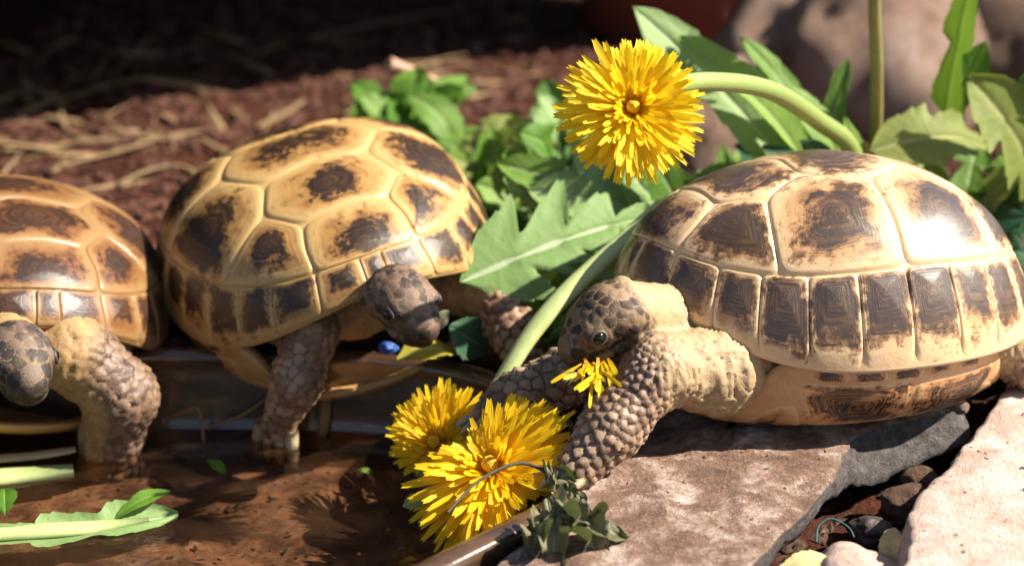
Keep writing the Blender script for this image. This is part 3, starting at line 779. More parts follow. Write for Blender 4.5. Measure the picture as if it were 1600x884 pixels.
SH.update(ax=7.15, ay=6.2, H=8.3, zr=2.15, fz=2.6)
to_new(pose3, ((10.3, 62.5, 0), (0, 0, R(215))), ((10.85, 61.5, -.38), (R(10), 0, R(199))))
build_tortoise('tortoise', (10.85, 61.5, -.38), (R(10), 0, R(199)), 'biggest and sharpest tortoise, chewing yellow petals on the slate slab in full sun', pose3, sh3, random.Random(5), .085, D3, .04, .13)
pose2 = dict(
    legs=[dict(joints=[(3.6, -2.6, 2.8), (4.6, -3.6, 2.0), (5.0, -4.25, .4), (4.4, -4.8, -1.5)], radii=[1.05, .9, .85, .58], hard_from=0, sp=(.28, .36), amp=.07,
               claws=((4.3, -4.85, -1.75), (-.05, -.1, -1), (.38, .25, 0), 4, 1.25, .27)),
          dict(joints=[(4.0, 2.6, 2.6), (5.6, 3.0, 2.7), (6.9, 3.1, 2.0), (7.8, 3.5, .4)], radii=[1.0, .85, .78, .66], hard_from=1, sp=(.34, .4), amp=.11),
          dict(joints=[(-4.2, 3.0, 2.2), (-5.8, 3.3, 1.6), (-6.4, 3.6, .5)], radii=[1.4, 1.2, .9], hard_from=1, stay=1),
          dict(joints=[(-4.2, -3.0, 2.2), (-5.8, -3.3, 1.6), (-6.4, -3.6, .5)], radii=[1.4, 1.2, .9], hard_from=1, stay=1)],
    head=dict(base=(7.2, -1.55, 4.35), dir=(.9, .2, -.34), up=(.3, 0, .9), s=1.08, neck=[(4.0, -.3, 3.0), (5.6, -1.0, 3.4), (7.2, -1.5, 4.1)], neck_r=[1.4, 1.05, .8], hx=-1.0),
    wrinkle=(1, 1, .5))
SH.update(ax=7.35, ay=6.0, H=7.6, zr=2.6, fz=2.1)
to_new(pose2, ((-5.8, 68.2, -.3), (0, R(3), R(-65))), ((-6.5, 68.6, -.75), (R(12), R(3), R(-67))))
build_tortoise('tortoise', (-6.5, 68.6, -.75), (R(12), R(3), R(-67)), 'middle tortoise with golden shell and dark blotches, one foreleg dangling into the dish', pose2, sh2, random.Random(8), .105)
pose1 = dict(
    legs=[dict(joints=[(4.4, 2.4, 2.7), (6.6, 2.1, 2.3), (7.3, 3.5, .7), (6.2, 3.3, -1.2), (5.9, 3.1, -2.4)], radii=[1.5, 1.3, 1.2, 1.05, 1.0], hard_from=1, sp=(.32, .40), amp=.085, front=(.3, 1, 0), s0=-.5),
          dict(joints=[(4.4, -2.4, 2.7), (6.6, -2.6, 2.0), (7.0, -3.3, .3), (6.2, -3.3, -2.4)], radii=[1.5, 1.3, 1.1, .9], hard_from=1, sp=(.32, .40), amp=.085),
          dict(joints=[(-4.2, 3.0, 2.2), (-5.8, 3.3, 1.6), (-6.4, 3.6, .5)], radii=[1.4, 1.2, .9], hard_from=1, stay=1),
          dict(joints=[(-4.2, -3.0, 2.2), (-5.8, -3.3, 1.6), (-6.4, -3.6, .5)], radii=[1.4, 1.2, .9], hard_from=1, stay=1)],
    head=dict(base=(8.7, -.2, 3.7), dir=(.93, .05, -.25), up=(.2, 0, .95), s=1.1, neck=[(4.0, 0, 3.0), (6.6, 0, 3.0), (8.5, -.1, 3.2)], neck_r=[1.5, 1.1, .7], hx=-1.2),
    wrinkle=(1, 1, .5))
to_new(pose1, ((-19.8, 66, -1.0), (0, 0, R(-65))), ((-19.6, 66.5, -2.1), (R(-11), 0, R(-65))))
build_tortoise('tortoise', (-19.6, 66.5, -2.1), (R(-11), 0, R(-65)), 'dim orange brown tortoise cut off by the left side of the photo', pose1, sh1, random.Random(11), .12)

# ------------------------------------------------------------------ back rocks, pot and unseen added shelter
build_rock('rock', (18.6, 99, .5), (7.4, 4.5, 7.6), M_rock, 'big mauve brown rock behind the upright dandelion stalk', 2.2)
build_rock('rock', (26.5, 101, 1.0), (5.6, 4.0, 7.0), M_rock2, 'rounded brown rock cut off by the upper right corner', 6.1)
build_rock('rock', (10.0, 91, -.2), (3.0, 2.6, 4.6), M_rock, 'smaller mauve rock behind the curved dandelion stem', 12.4)
def build_pot():
    prof = [(0, 0), (7, 0), (7.4, .3), (9.2, 12), (9.2, 12.6), (10.2, 12.6), (10.4, 13), (10.5, 16), (10.3, 16.3), (9.6, 16.3), (9.4, 15.9), (8.8, 12), (6.8, 1), (0, .8)]
    n = 64; a = np.linspace(0, 2*math.pi, n, endpoint=False)
    V = np.array([np.column_stack([r*np.cos(a), r*np.sin(a), np.full(n, z)]) for r, z in prof]).reshape(-1, 3)
    m = simple('terracotta', c4(.26, .060, .030), .85, .8, .4, c4(.19, .042, .022), .3, .1)
    me = mesh_np('terracotta_pot', V, grid_faces(len(prof), n, wrap_v=True))
    tag(obj('terracotta_pot', me, m, loc=(12, 121, -.4)), 'dark red terracotta pot standing behind the big mauve rock', 'flower pot')
build_pot()
def box_bm(x0, x1, y0, y1, z0, z1):
    V = [(x, y, z) for x in (x0, x1) for y in (y0, y1) for z in (z0, z1)]
    return V, [(0, 1, 3, 2), (4, 6, 7, 5), (0, 4, 5, 1), (2, 3, 7, 6), (0, 2, 6, 4), (1, 5, 7, 3)]
M_wood = simple('dark_wood', c4(.05, .03, .02), .8, .6, .6, c4(.025, .015, .01), .4, .2)
def build_sunshade():  # boards out of view, added to throw shade on the soil at the back
    root = empty('added_sunshade', (-20, 99, -.4), (0, 0, R(33))); tag(root, 'dark wooden shelter added out of view to shade the straw and soil at the upper left', 'sunshade')
    def part(nm, *b):
        V, F = box_bm(*b); me = bpy.data.meshes.new(nm); me.from_pydata(V, [], F); return obj(nm, me, M_wood, root)
    for k in range(8): part('shade_board', -36, 50, -14+k*7.6, -14+k*7.6+7.5, 24+.02*(k % 2), 25.2)
    for k in range(9): part('back_board', -36+k*9.5, -36+k*9.5+9.4, 34+.1*(k % 2), 35.4, -1, 23.9)
    for y in (30,):
        for x in (-35, 48): part('post', x-.1, x+1.3, y+.1, y+1.5, -1, 23.9)
    for k in range(6): part('side_board', -37.4, -36.2, -14+k*8.1, -14+k*8.1+8.0, -1, 23.9)
build_sunshade()

# ------------------------------------------------------------------ leaves
def leaf_mat(name, dark, light, rib, trans=.3):
    t = NT(name); co = t.coord(); rnd = t.node('ShaderNodeObjectInfo').outputs['Random']
    ac = t.attr('across'); al = t.attr('along')
    nz = t.noise(co, 1.3, 5, .6)
    f = t.math('ADD', t.math('MULTIPLY', rnd, .55), t.math('MULTIPLY', nz, .5))
    col = t.mix(t.step(f, .2, .85), dark, light)
    vein = t.math('SINE', t.math('ADD', t.math('MULTIPLY', al, 95.0), t.math('MULTIPLY', ac, -16.0)))
    col = t.mix(t.math('MULTIPLY', t.step(vein, .8, 1.0), .10), col, rib)
    back = t.node('ShaderNodeNewGeometry').outputs['Backfacing']
    col = t.mix(t.math('MULTIPLY', back, .12), col, c4(.30, .36, .22))
    col = t.mix(t.step(ac, .085, .03), col, rib)
    col = t.mix(t.math('MULTIPLY', t.step(t.noise(co, 5, 3, .6), .68, .74), .7), col, c4(.10, .06, .02))
    nb = t.bump(t.math('ADD', t.math('MULTIPLY', vein, .08), t.noise(co, 4, 4, .7)), .35, .08)
    t.fin(col, .55, nb, Specular_IOR_Level=.22)
    t.translucent(trans, t.mix(.5, col, c4(.25, .38, .03)))
    return t.m
M_leaf = leaf_mat('leaf_dandelion', c4(.06, .145, .018), c4(.21, .33, .065), c4(.30, .38, .18))
M_leafpale = leaf_mat('leaf_pale', c4(.17, .28, .085), c4(.26, .37, .145), c4(.42, .50, .30))
M_leafbright = leaf_mat('leaf_bright', c4(.055, .15, .012), c4(.14, .27, .03), c4(.22, .34, .08), .35)
M_leafolive = leaf_mat('leaf_olive', c4(.17, .21, .045), c4(.26, .29, .09), c4(.38, .38, .16), .35)
M_leafteal = leaf_mat('leaf_teal', c4(.02, .065, .035), c4(.05, .12, .06), c4(.12, .2, .12), .25)

def leaf_mesh(base, tip, width, up, arch=.15, lobes=5, shear=.45, fold=.15, seed=0, curl=.0, ns=64, na=5, sinus=.22, wave=.06, side=0.0, pw=.75, wfreq=4):
    base, tip, up = (np.array(v, float) for v in (base, tip, up))
    d = tip-base; Ln = np.linalg.norm(d); dn = d/Ln
    up = up-dn*(up@dn); up /= np.linalg.norm(up); sd = np.cross(up, dn)
    s = np.linspace(0, 1, ns)
    P = base+d*s[:, None]+up*(arch*Ln*np.sin(math.pi*s)-curl*Ln*s**3)[:, None]+sd*(side*Ln*np.sin(math.pi*s))[:, None]
    T = np.gradient(P, axis=0); T /= np.linalg.norm(T, axis=1)[:, None]
    U = up-T*(T@up)[:, None]; U /= np.linalg.norm(U, axis=1)[:, None]; S = np.cross(U, T)
    env = np.sin(math.pi*np.clip(s*.97+.015, 0, 1)**(1/pw))**.8 if lobes == 0 else (.22+.78*smoothstep(0, .62, s))*smoothstep(1.0, .90, s)**.5
    rows = []; V = []
    aa = np.concatenate([np.linspace(-1, -.06, na), [0], np.linspace(.06, 1, na)])
    rs = random.Random(seed)
    ph = {1: rs.random()*.25, -1: rs.random()*.25}
    for i in range(ns):
        for a in aa:
            sg = 1 if a > 0 else -1
            if lobes:
                fr = (s[i]*lobes+ph[sg]) % 1.0
                lo = sinus+(1-sinus)*((min(fr/.22, 1))*(1-.85*max(0, (fr-.22)/.78)**1.3))
                if s[i] > 1-.9/lobes: lo = max(lo, .72)
                if s[i] < .06: lo = .25
            else: lo = 1
            w = width*.5*env[i]*max(lo, .03)*(1-.13*((s[i]*max(lobes, 2)*3.3+sg*.3) % 1.0))
            w = max(w, .02)
            ab = abs(a)
            p = P[i]+S[i]*(a*w)-T[i]*(shear*w*ab**1.4 if lobes else shear*.3*w*ab**1.4)
            q = mnoise.noise((s[i]*wfreq+seed*3.1, a*1.3+seed, seed*.7))
            p = p+U[i]*(fold*ab**1.3*w+wave*width*q*ab*1.6)-U[i]*(.03*width*(1-min(1, ab/.12)) if ab < .12 else 0)
            V.append(p)
    nA = len(aa)
    me = mesh_np('leaf', np.array(V), grid_faces(ns, nA))
    add_attr(me, 'across', np.tile(np.abs(aa), ns)); add_attr(me, 'along', np.repeat(s, nA))
    return me

def leaf(root, base, tip, width, up=(0, -.5, .85), mat=None, name='leaf', **kw):
    o = np.array(root.location) if root else np.zeros(3)
    me = leaf_mesh(np.array(base)-o, np.array(tip)-o, width, up, **kw)
    return obj(name, me, mat or M_leaf, root)

rl = random.Random(42)
M_stem = NT('stem_green')
def _stem():
    t = M_stem; al = t.attr('along'); co = t.coord()
    col = t.mix(al, c4(.17, .24, .05), c4(.25, .33, .10)); col = t.mix(t.math('MULTIPLY', t.step(t.noise(co, 3, 4, .6), .4, .7), .35), col, c4(.26, .21, .10))
    t.fin(col, .45, t.bump(t.noise(t.mapping(co, (4, 4, 1)), 3, 3, .6), .2, .04), Subsurface_Weight=.1)
_stem()
M_stempale = simple('stem_pale', c4(.42, .48, .20), .45, 1.5, .5, c4(.30, .38, .12), .2, .04, Subsurface_Weight=.1)
M_stembrown = simple('stem_brownish', c4(.21, .20, .06), .5, 1.2, .6, c4(.17, .11, .05), .2, .04)

# ------------------------------------------------------------------ dandelion flowers
def petal_mat(name, tip, root):
    t = NT(name); al = t.attr('along'); rnd = t.node('ShaderNodeObjectInfo').outputs['Random']; ac = t.attr('across')
    col = t.mix(t.step(al, .05, .62), root, tip)
    col = t.mix(t.math('MULTIPLY', rnd, .30), col, c4(.80, .48, .005))
    t.fin(col, .5, t.bump(t.math('SINE', t.math('MULTIPLY', ac, 14.0)), .3, .02), Specular_IOR_Level=.3)
    t.translucent(.45, t.mix(.3, col, c4(.85, .6, .02)))
    return t.m
M_petal = petal_mat('petal_yellow', c4(.90, .70, .015), c4(.86, .44, .004))
M_petal2 = petal_mat('petal_deep_yellow', c4(.88, .61, .010), c4(.82, .36, .004))
def petal_mesh(bend, w=.10, chan=.25):
    n = 7; V = []; al = []; ac = []
    for i in range(n):
        s = i/(n-1); ww = w*(.45+.55*smoothstep(0, .45, s))*(1-.5*smoothstep(.86, 1, s))
        x = s*(1-.12*abs(bend)*s); z = bend*s*s*.55
        for a in (-1, 0, 1):
            tipx = .035 if (i == n-1 and a == 0) else 0
            V.append((x-tipx, a*ww*.5, z+chan*ww*abs(a)*.5)); al.append(s); ac.append(abs(a))
    me = mesh_np('petal', np.array(V), grid_faces(n, 3)); add_attr(me, 'along', al); add_attr(me, 'across', ac)
    return me
PETALS = {m: [petal_mesh(b, w) for b in (-.45, -.2, 0, .25, .5) for w in (.078, .105)] for m in (0, 1)}
for m, lst in PETALS.items():
    for me in lst: me.materials.append((M_petal, M_petal2)[m])
M_button = simple('floret_button', c4(.86, .50, .006), .6, 7, .8, c4(.62, .25, .003), .8, .06)
M_calyx = simple('calyx_green', c4(.16, .22, .08), .55, 3, .5)
def flower(parent, axis, up, rad, rings, rng, which=0, lenf=None, heart=True, skip=None):
    """petals as children of parent (parent sits at the flower base)"""
    A = frame(axis, up); A = np.stack([A[:, 1], A[:, 2], A[:, 0]], 1)     # local x, y in the disc, z = axis
    if heart:
        u, v = np.meshgrid(np.linspace(.02, 1.5, 9), np.linspace(0, 2*math.pi, 26, endpoint=False), indexing='ij')
        D = np.stack([np.sin(u)*np.cos(v), np.sin(u)*np.sin(v), np.cos(u)], -1).reshape(-1, 3)
        f = 1+.12*np.array([mnoise.noise(tuple(d*6)) for d in D])
        B = (D*f[:, None]*np.array([.10, .10, .15])*rad+np.array([0, 0, .17*rad]))@A.T
        me = mesh_np('floret_button', B, grid_faces(9, 26, wrap_v=True)); obj('floret_button', me, M_button, parent)
    for (n, el, ln, r0, bsel) in rings:
        for k in range(n):
            az = 2*math.pi*(k+rng.uniform(-.32, .32))/n+ln*7
            e = R(el+rng.uniform(-8, 8)); L = rad*ln*rng.uniform(.88, 1.07)
            if lenf: L *= lenf(az)
            if skip and skip(az, rng): continue
            dl = np.array([math.cos(az)*math.cos(e), math.sin(az)*math.cos(e), math.sin(e)])
            nl = np.array([-math.cos(az)*math.sin(e), -math.sin(az)*math.sin(e), math.cos(e)])
            tw = rng.uniform(-.35, .35)
            sl = np.cross(nl, dl); nl2 = nl*math.cos(tw)+sl*math.sin(tw); sl2 = np.cross(nl2, dl)
            M = Matrix.Identity(4); org = A@np.array([math.cos(az)*r0*rad, math.sin(az)*r0*rad, rad*.10*math.sin(e)])
            wS = rad*ln**.5*rng.uniform(.85, 1.15)
            for c, (v, sc) in enumerate(((A@dl, L), (A@sl2, wS), (A@nl2, L))):
                for q in range(3): M[q][c] = v[q]*sc
            for q in range(3): M[q][3] = org[q]
            obj('petal', rng.choice(PETALS[which][bsel[0]*2:bsel[1]*2+2]), None, parent, mat4=M)
FULL = [(38, -10, 1.0, .10, (1, 2)), (42, -2, .98, .10, (1, 2)), (42, 6, .93, .09, (1, 3)), (40, 14, .84, .08, (1, 3)), (38, 23, .72, .07, (1, 3)), (34, 33, .58, .06, (2, 3)), (26, 46, .44, .05, (2, 3)), (26, 60, .30, .12, (2, 3))]

def calyx(parent, axis, rad, at=(0, 0, 0)):
    A = frame(axis, (0.1, .2, 1)); prof = [(-.50, .12), (-.48, .3), (-.3, .42), (-.1, .40), (.02, .36)]
    n = 18; a = np.linspace(0, 2*math.pi, n, endpoint=False)
    V = np.array([[at+A@np.array([x*rad*.55, r*rad*.6*math.cos(t), r*rad*.6*math.sin(t)]) for t in a] for x, r in prof]).reshape(-1, 3)
    obj('calyx', mesh_np('calyx', V, grid_faces(len(prof), n, wrap_v=True)), M_calyx, parent)

# tall dandelion plant behind the big tortoise
pl = empty('dandelion_plant', (14.0, 72.0, -.3)); tag(pl, 'dandelion plant with open yellow flower on a curved stem above the big tortoise', 'dandelion')
o = np.array(pl.location)
fl_c = np.array((3.64, 56.5, 11.07)); ax = np.array((.06, -.88, .42))
path = spline(np.array([(14.0, 71.5, -.3), (13.6, 71.0, 3.0), (12.9, 69.9, 5.9), (11.3, 68, 7.55), (8.75, 63.2, 9.95), (6.3, 59.6, 11.15), (4.6, 57.7, 11.4), (3.72, 57.2, 11.15)])-o, 44)
V, F, al = tube(path, [.36, .36, .34, .30, .27], 12); me = mesh_np('stem', V, F); add_attr(me, 'along', al); obj('stem', me, M_stem.m, pl)
fh = obj('flower', mesh_np('flower', np.array([[.36*math.cos(t)*r, .36*math.sin(t)*r, 0] for r in (.01, 1) for t in np.linspace(0, 2*math.pi, 16, endpoint=False)])@frame(ax, (0, 0, 1))[:, [1, 2, 0]].T, grid_faces(2, 16, wrap_v=True)), M_petal2, pl, loc=tuple(fl_c-o))
flower(fh, ax, (0, 0, 1), 2.15, FULL, random.Random(3), 0)
calyx(pl, ax, 1.6, at=fl_c-o)
path = spline(np.array([(14.4, 72.2, -.3), (14.35, 72.1, 3), (14.2, 72, 5.8), (13.85, 71, 8.8), (13.4, 70, 11.7), (13.2, 69.4, 15)])-o, 30)
V, F, al = tube(path, [.30, .27, .24, .23], 12); me = mesh_np('bare_stalk', V, F); add_attr(me, 'along', al); obj('bare_stalk', me, M_stembrown, pl)
fh2 = empty('flower', tuple(np.array((13.2, 69.4, 15.0))-o)); fh2.parent = pl
flower(fh2, (0, -.2, 1), (0, 1, 0), 2.0, FULL[1:6:2], random.Random(4), 0)
L_ = lambda b, t, w, **k: leaf(pl, b, t, w, **k)
L_((12.6, 71.6, 2), (4.6, 72, 11.0), 2.6, up=(.25, -.85, .45), arch=.10, lobes=3, sinus=.6, mat=M_leafpale, seed=1)
L_((12.4, 71.2, 3), (5.9, 70.2, 10.2), 2.0, up=(.35, -.6, .7), arch=.12, lobes=2, sinus=.75, seed=2, fold=.5)
L_((12.5, 71.9, 3.5), (8.9, 73, 9.6), 1.4, up=(.2, -.5, .8), arch=.12, lobes=2, sinus=.6, seed=3)
L_((13.0, 72, 3), (8.7, 72.4, 5.4), 1.5, up=(0, -.6, .8), arch=.30, lobes=3, seed=4, mat=M_leafteal)
L_((13.2, 71.8, 3.5), (10.4, 71.5, 8.0), 1.7, up=(.4, -.7, .5), arch=.15, lobes=2, sinus=.6, seed=5)
L_((13.4, 72.4, 3.2), (12.9, 73.2, 8.6), 1.3, up=(-.5, -.6, .3), arch=.2, lobes=2, sinus=.5, seed=6, curl=.1)
L_((12.2, 71, 2), (7.0, 69.4, 5.1), 1.9, up=(.1, -.5, .85), arch=.18, lobes=3, seed=7)
L_((12.4, 70.6, 3.2), (9.4, 69.2, 6.3), 1.2, up=(.2, -.7, .6), arch=.15, lobes=0, seed=8, mat=M_leafteal)
L_((12.9, 70.6, 3.2), (10.8, 69.2, 6.5), 1.4, up=(.2, -.7, .6), arch=.2, lobes=2, seed=9, mat=M_leafteal)
L_((13.6, 71.2, 3), (12.6, 70.3, 7.1), 1.0, up=(.4, -.8, .3), arch=.1, lobes=0, seed=10)
L_((13.0, 71.0, 1.5), (6.2, 67.5, 3.6), 2.3, up=(0, -.4, .9), arch=.28, lobes=4, seed=11)

# leafy dandelion on the right edge
pr_ = empty('dandelion_plant', (17.5, 72.5, -.3)); tag(pr_, 'leafy dandelion with broad toothed olive leaves at the right edge behind the shell', 'dandelion')
K_ = lambda b, t, w, **k: leaf(pr_, b, t, w, **k)
K_((16.6, 72.3, 1.5), (17.3, 71.4, 12.4), 1.5, up=(-.55, -.8, .1), arch=-.04, lobes=4, sinus=.3, seed=21, mat=M_leafbright, side=.03)
K_((16.0, 72.5, 3.0), (18.4, 73.0, 9.4), 2.0, up=(-.4, -.9, .2), arch=.06, lobes=3, sinus=.35, seed=22, mat=M_leafbright)
K_((18.6, 72.0, 5.5), (13.6, 69.9, 5.9), 3.0, up=(-.1, -.72, .68), arch=.16, lobes=3, sinus=.55, seed=23, mat=M_leafolive)
K_((20.4, 71.5, 3.0), (17.4, 69.6, 8.8), 3.4, up=(.35, -.88, .35), arch=.14, lobes=4, sinus=.4, seed=24, mat=M_leafolive, curl=.08)
K_((19.8, 72.8, 3.6), (20.0, 70.0, 9.6), 2.4, up=(-.1, -.9, .35), arch=.1, lobes=3, seed=25, mat=M_leaf)
K_((17.4, 72.0, 1.5), (14.6, 70.6, 5.0), 1.9, up=(-.3, -.6, .7), arch=.14, lobes=3, seed=26, mat=M_leafolive)
K_((17.6, 72.0, 1.2), (15.8, 69.8, 5.5), 1.5, up=(-.2, -.7, .6), arch=.08, lobes=3, seed=27)
K_((17.8, 72.0, 1.0), (21.0, 69.6, 3.4), 2.2, up=(.1, -.6, .8), arch=.2, lobes=4, seed=28, mat=M_leafteal)
K_((17.8, 72.0, .6), (20.6, 68.8, 1.4), 2.2, up=(.1, -.5, .85), arch=.26, lobes=4, seed=29, mat=M_leafteal)
K_((17.2, 71.8, 1), (18.6, 68.5, 2.8), 2.0, up=(0, -.6, .8), arch=.2, lobes=3, seed=30, mat=M_leafteal)
for k in range(30):
    a = rl.uniform(-.2, math.pi+.2); q = rl.uniform(2.4, 5)
    K_((17.5+.4*math.cos(a), 72.4, rl.uniform(0, 1.2)), (17.8+q*math.cos(a)*1.1, 71.8+q*math.sin(a)*.8, rl.uniform(.8, 5.5)), rl.uniform(1.2, 2.2), up=(0, -.4, .9), arch=rl.uniform(.1, .3), lobes=rl.choice((3, 4, 5)), seed=40+k, mat=rl.choice((M_leaf, M_leafolive, M_leafteal)))

# middle dandelion clump between the tortoises
pm = empty('dandelion_plant', (5.6, 69.6, -.3)); tag(pm, 'low dandelion rosette with broad pale lobed leaves between the two sharp tortoises', 'dandelion')
Q_ = lambda b, t, w, **k: leaf(pm, b, t, w, **k)
Q_((5.3, 67.4, 4.2), (-1.85, 63.6, 2.9), 5.0, up=(-.02, -.70, .70), arch=.06, lobes=4, sinus=.18, shear=.62, seed=51, mat=M_leafpale, fold=.05, wave=.04)
Q_((6.2, 69.4, 3.2), (.6, 69.0, 4.6), 2.6, up=(-.1, -.75, .65), arch=.10, lobes=3, sinus=.3, seed=52, mat=M_leafpale)
Q_((6.0, 69.8, 2.8), (2.2, 69.8, 6.2), 2.4, up=(.3, -.8, .5), arch=.08, lobes=3, sinus=.4, seed=53, mat=M_leafpale)
Q_((6.3, 69.6, 2.6), (3.9, 69.2, 5.9), 2.2, up=(.2, -.8, .5), arch=.08, lobes=3, sinus=.4, seed=54, mat=M_leafpale)
Q_((6.6, 69.8, 2.0), (-.6, 70.6, 5.2), 2.0, up=(0, -.7, .7), arch=.14, lobes=4, seed=55)
Q_((6.4, 68.8, 1.5), (1.8, 66.2, 1.6), 2.6, up=(0, -.5, .86), arch=.14, lobes=3, seed=56)
Q_((6.8, 69.8, 2.4), (5.0, 68.5, 6.4), 2.0, up=(.2, -.85, .4), arch=.1, lobes=2, sinus=.6, seed=57)
for k in range(26):
    tx, ty = rl.uniform(-1.6, 4.2), rl.uniform(69.5, 74.5); tz = rl.uniform(2.6, 5.6)
    Q_((tx+rl.uniform(.8, 2.4), ty+rl.uniform(.3, 1.5), tz-rl.uniform(.8, 2.2)), (tx, ty, tz), rl.uniform(1.3, 2.3), up=(rl.uniform(-.3, .4), -.65, .7), arch=rl.uniform(.04, .2), lobes=rl.choice((2, 3, 4)), sinus=.4, seed=200+k, mat=rl.choice((M_leafpale, M_leafolive, M_leafbright, M_leaf)))
for k in range(48):
    a = rl.uniform(-.5, math.pi*1.15); q = rl.uniform(2.5, 6.5)
    Q_((5.6+.4*math.cos(a), 69.8, rl.uniform(0, 1)), (5.2+q*math.cos(a), 70.2+q*math.sin(a)*.8, rl.uniform(.6, 4.4)), rl.uniform(1.3, 2.4), up=(0, -.45, .9), arch=rl.uniform(.08, .28), lobes=rl.choice((3, 4, 5)), seed=60+k, mat=rl.choice((M_leaf, M_leafpale, M_leafpale, M_leafolive)))

# back left leafy weeds
def weed(c, label, n, rr, hh, mats, seed, wl=(1.4, 2.6), lobes=(0, 0, 2), name='weed'):
    r = random.Random(seed); root = empty(name, c); tag(root, label, 'weed')
    for k in range(n):
        a = r.uniform(0, 2*math.pi); q = rr*r.uniform(.2, 1); z = hh*r.uniform(.25, 1)
        b = np.array(c)+np.array([math.cos(a)*q*.35, math.sin(a)*q*.35, z*r.uniform(.3, .7)])
        t = np.array(c)+np.array([math.cos(a)*q, math.sin(a)*q*.7, z])
        t = b+(t-b)*(r.uniform(2.0, 3.6)/max(.5, np.linalg.norm(t-b)))
        leaf(root, b, t, r.uniform(*wl), up=(r.uniform(-.4, .4), -.5, .8), arch=r.uniform(.0, .2), lobes=r.choice(lobes), seed=seed*100+k, mat=r.choice(mats), ns=26, na=4, curl=r.uniform(0, .25), pw=.85)
        p = spline([np.array((0, 0, 0)), (b-np.array(c))*.6+np.array([.1, 0, 0]), b-np.array(c)], 8)
        V, F, al = tube(p, [.09, .06], 6); me = mesh_np('stem', V, F); add_attr(me, 'along', al); obj('stem', me, M_stem.m, root)
weed((-4.6, 84, -.3), 'bright green round leaved weed behind the middle tortoise', 40, 3.0, 6.2, (M_leafbright, M_leafbright, M_leaf), 301)
weed((-1.6, 80, -.3), 'dense green weed just right of the middle shell', 44, 3.2, 4.8, (M_leafbright, M_leaf, M_leafolive), 302, (1.2, 2.2), (0, 3, 4))
weed((2.6, 82, -.3), 'pale green weed with thin curled stalks behind the yellow flower', 44, 3.6, 5.0, (M_leafolive, M_leaf, M_leafpale), 303, (1.0, 2.0), (0, 2, 3))
weed((1.0, 74, -.3), 'shadowed dark green weed low behind the pale lobed leaf', 22, 3.0, 3.6, (M_leaf, M_leafbright, M_leafteal), 304, (1.2, 2.2), (3, 4))
weed((9.5, 78, -.3), 'low weed in front of the small mauve rock', 16, 3.4, 3.4, (M_leaf, M_leafteal, M_leafolive), 305, (1.0, 1.8), (0, 3))
weed((1.2, 64.2, -.4), 'dark shaded weed under the big lobed leaf beside the scaly foreleg', 10, 1.6, 1.9, (M_leafteal, M_leaf), 306, (1.0, 1.7), (0, 2))

# ------------------------------------------------------------------ picked flowers on the dish edge
def picked(name, label, c, axis, rad, rings, seed, stem=None, lenf=None, skip=None, sr=(.3, .34), which=1, smat=None):
    root = empty(name, c); tag(root, label, 'dandelion flower')
    flower(root, axis, (0, .2, 1), rad, rings, random.Random(seed), which, lenf=lenf, skip=skip)
    calyx(root, axis, rad*.75)
    if stem is not None:
        V, F, al = tube(spline(np.array(stem)-np.array(c), 40), sr, 12, .7); me = mesh_np('stem', V, F); add_attr(me, 'along', al); obj('stem', me, smat or M_stempale, root)
    r = random.Random(seed+1)
    ax = np.array(axis, float); ax /= np.linalg.norm(ax)
    for k in range(7):
        a = k*.9+r.random()*.4; Fm = frame(axis, (0, .2, 1)); d = Fm@np.array([-.35, math.cos(a), math.sin(a)])
        b = np.array(c)-ax*rad*.15+d*rad*.14; leaf(root, b, b+d*rad*.5, rad*.22, up=tuple(ax), lobes=0, arch=-.15, seed=seed+k, mat=M_leafpale, name='bract', ns=12, na=3)
    return root
picked('dandelion_flower', 'left one of two yellow flowers on the dish edge, with a long pale stem', (-2.4, 57.7, -.75), (-.38, -.60, .66), 2.2, FULL, 71,
       stem=[(5.4, 64.8, 5.3), (4.4, 63.6, 4.8), (2.1, 61.2, 3.6), (.6, 59.9, 2.3), (-.75, 58.6, .45), (-1.4, 58.1, -.4), (-2.2, 57.8, -.75)], lenf=lambda a: .68+.38*math.cos(a-2.1), skip=lambda a, g: math.cos(a-2.1) < -.3 and g.random() < .4, sr=(.42, .40, .30, .2))
picked('dandelion_flower', 'ragged orange yellow flower lying lowest, beside the front claws of the biggest tortoise', (-.6, 54.1, .1), (-.16, -.66, .72), 2.7, FULL, 77,
       lenf=lambda a: .46+.60*abs(math.cos(a-.80))**1.3, skip=lambda a, g: abs(math.cos(a-.80)) < .45 and g.random() < .5, stem=[(-.5, 54.6, .2), (.2, 55.6, -.2), (1.4, 56.4, -.4)], sr=(.25, .2))
sc = empty('dandelion_scrap', (2.5, 55.0, 3.25)); tag(sc, 'torn tuft of yellow petals held in the mouth of the biggest tortoise', 'petals')
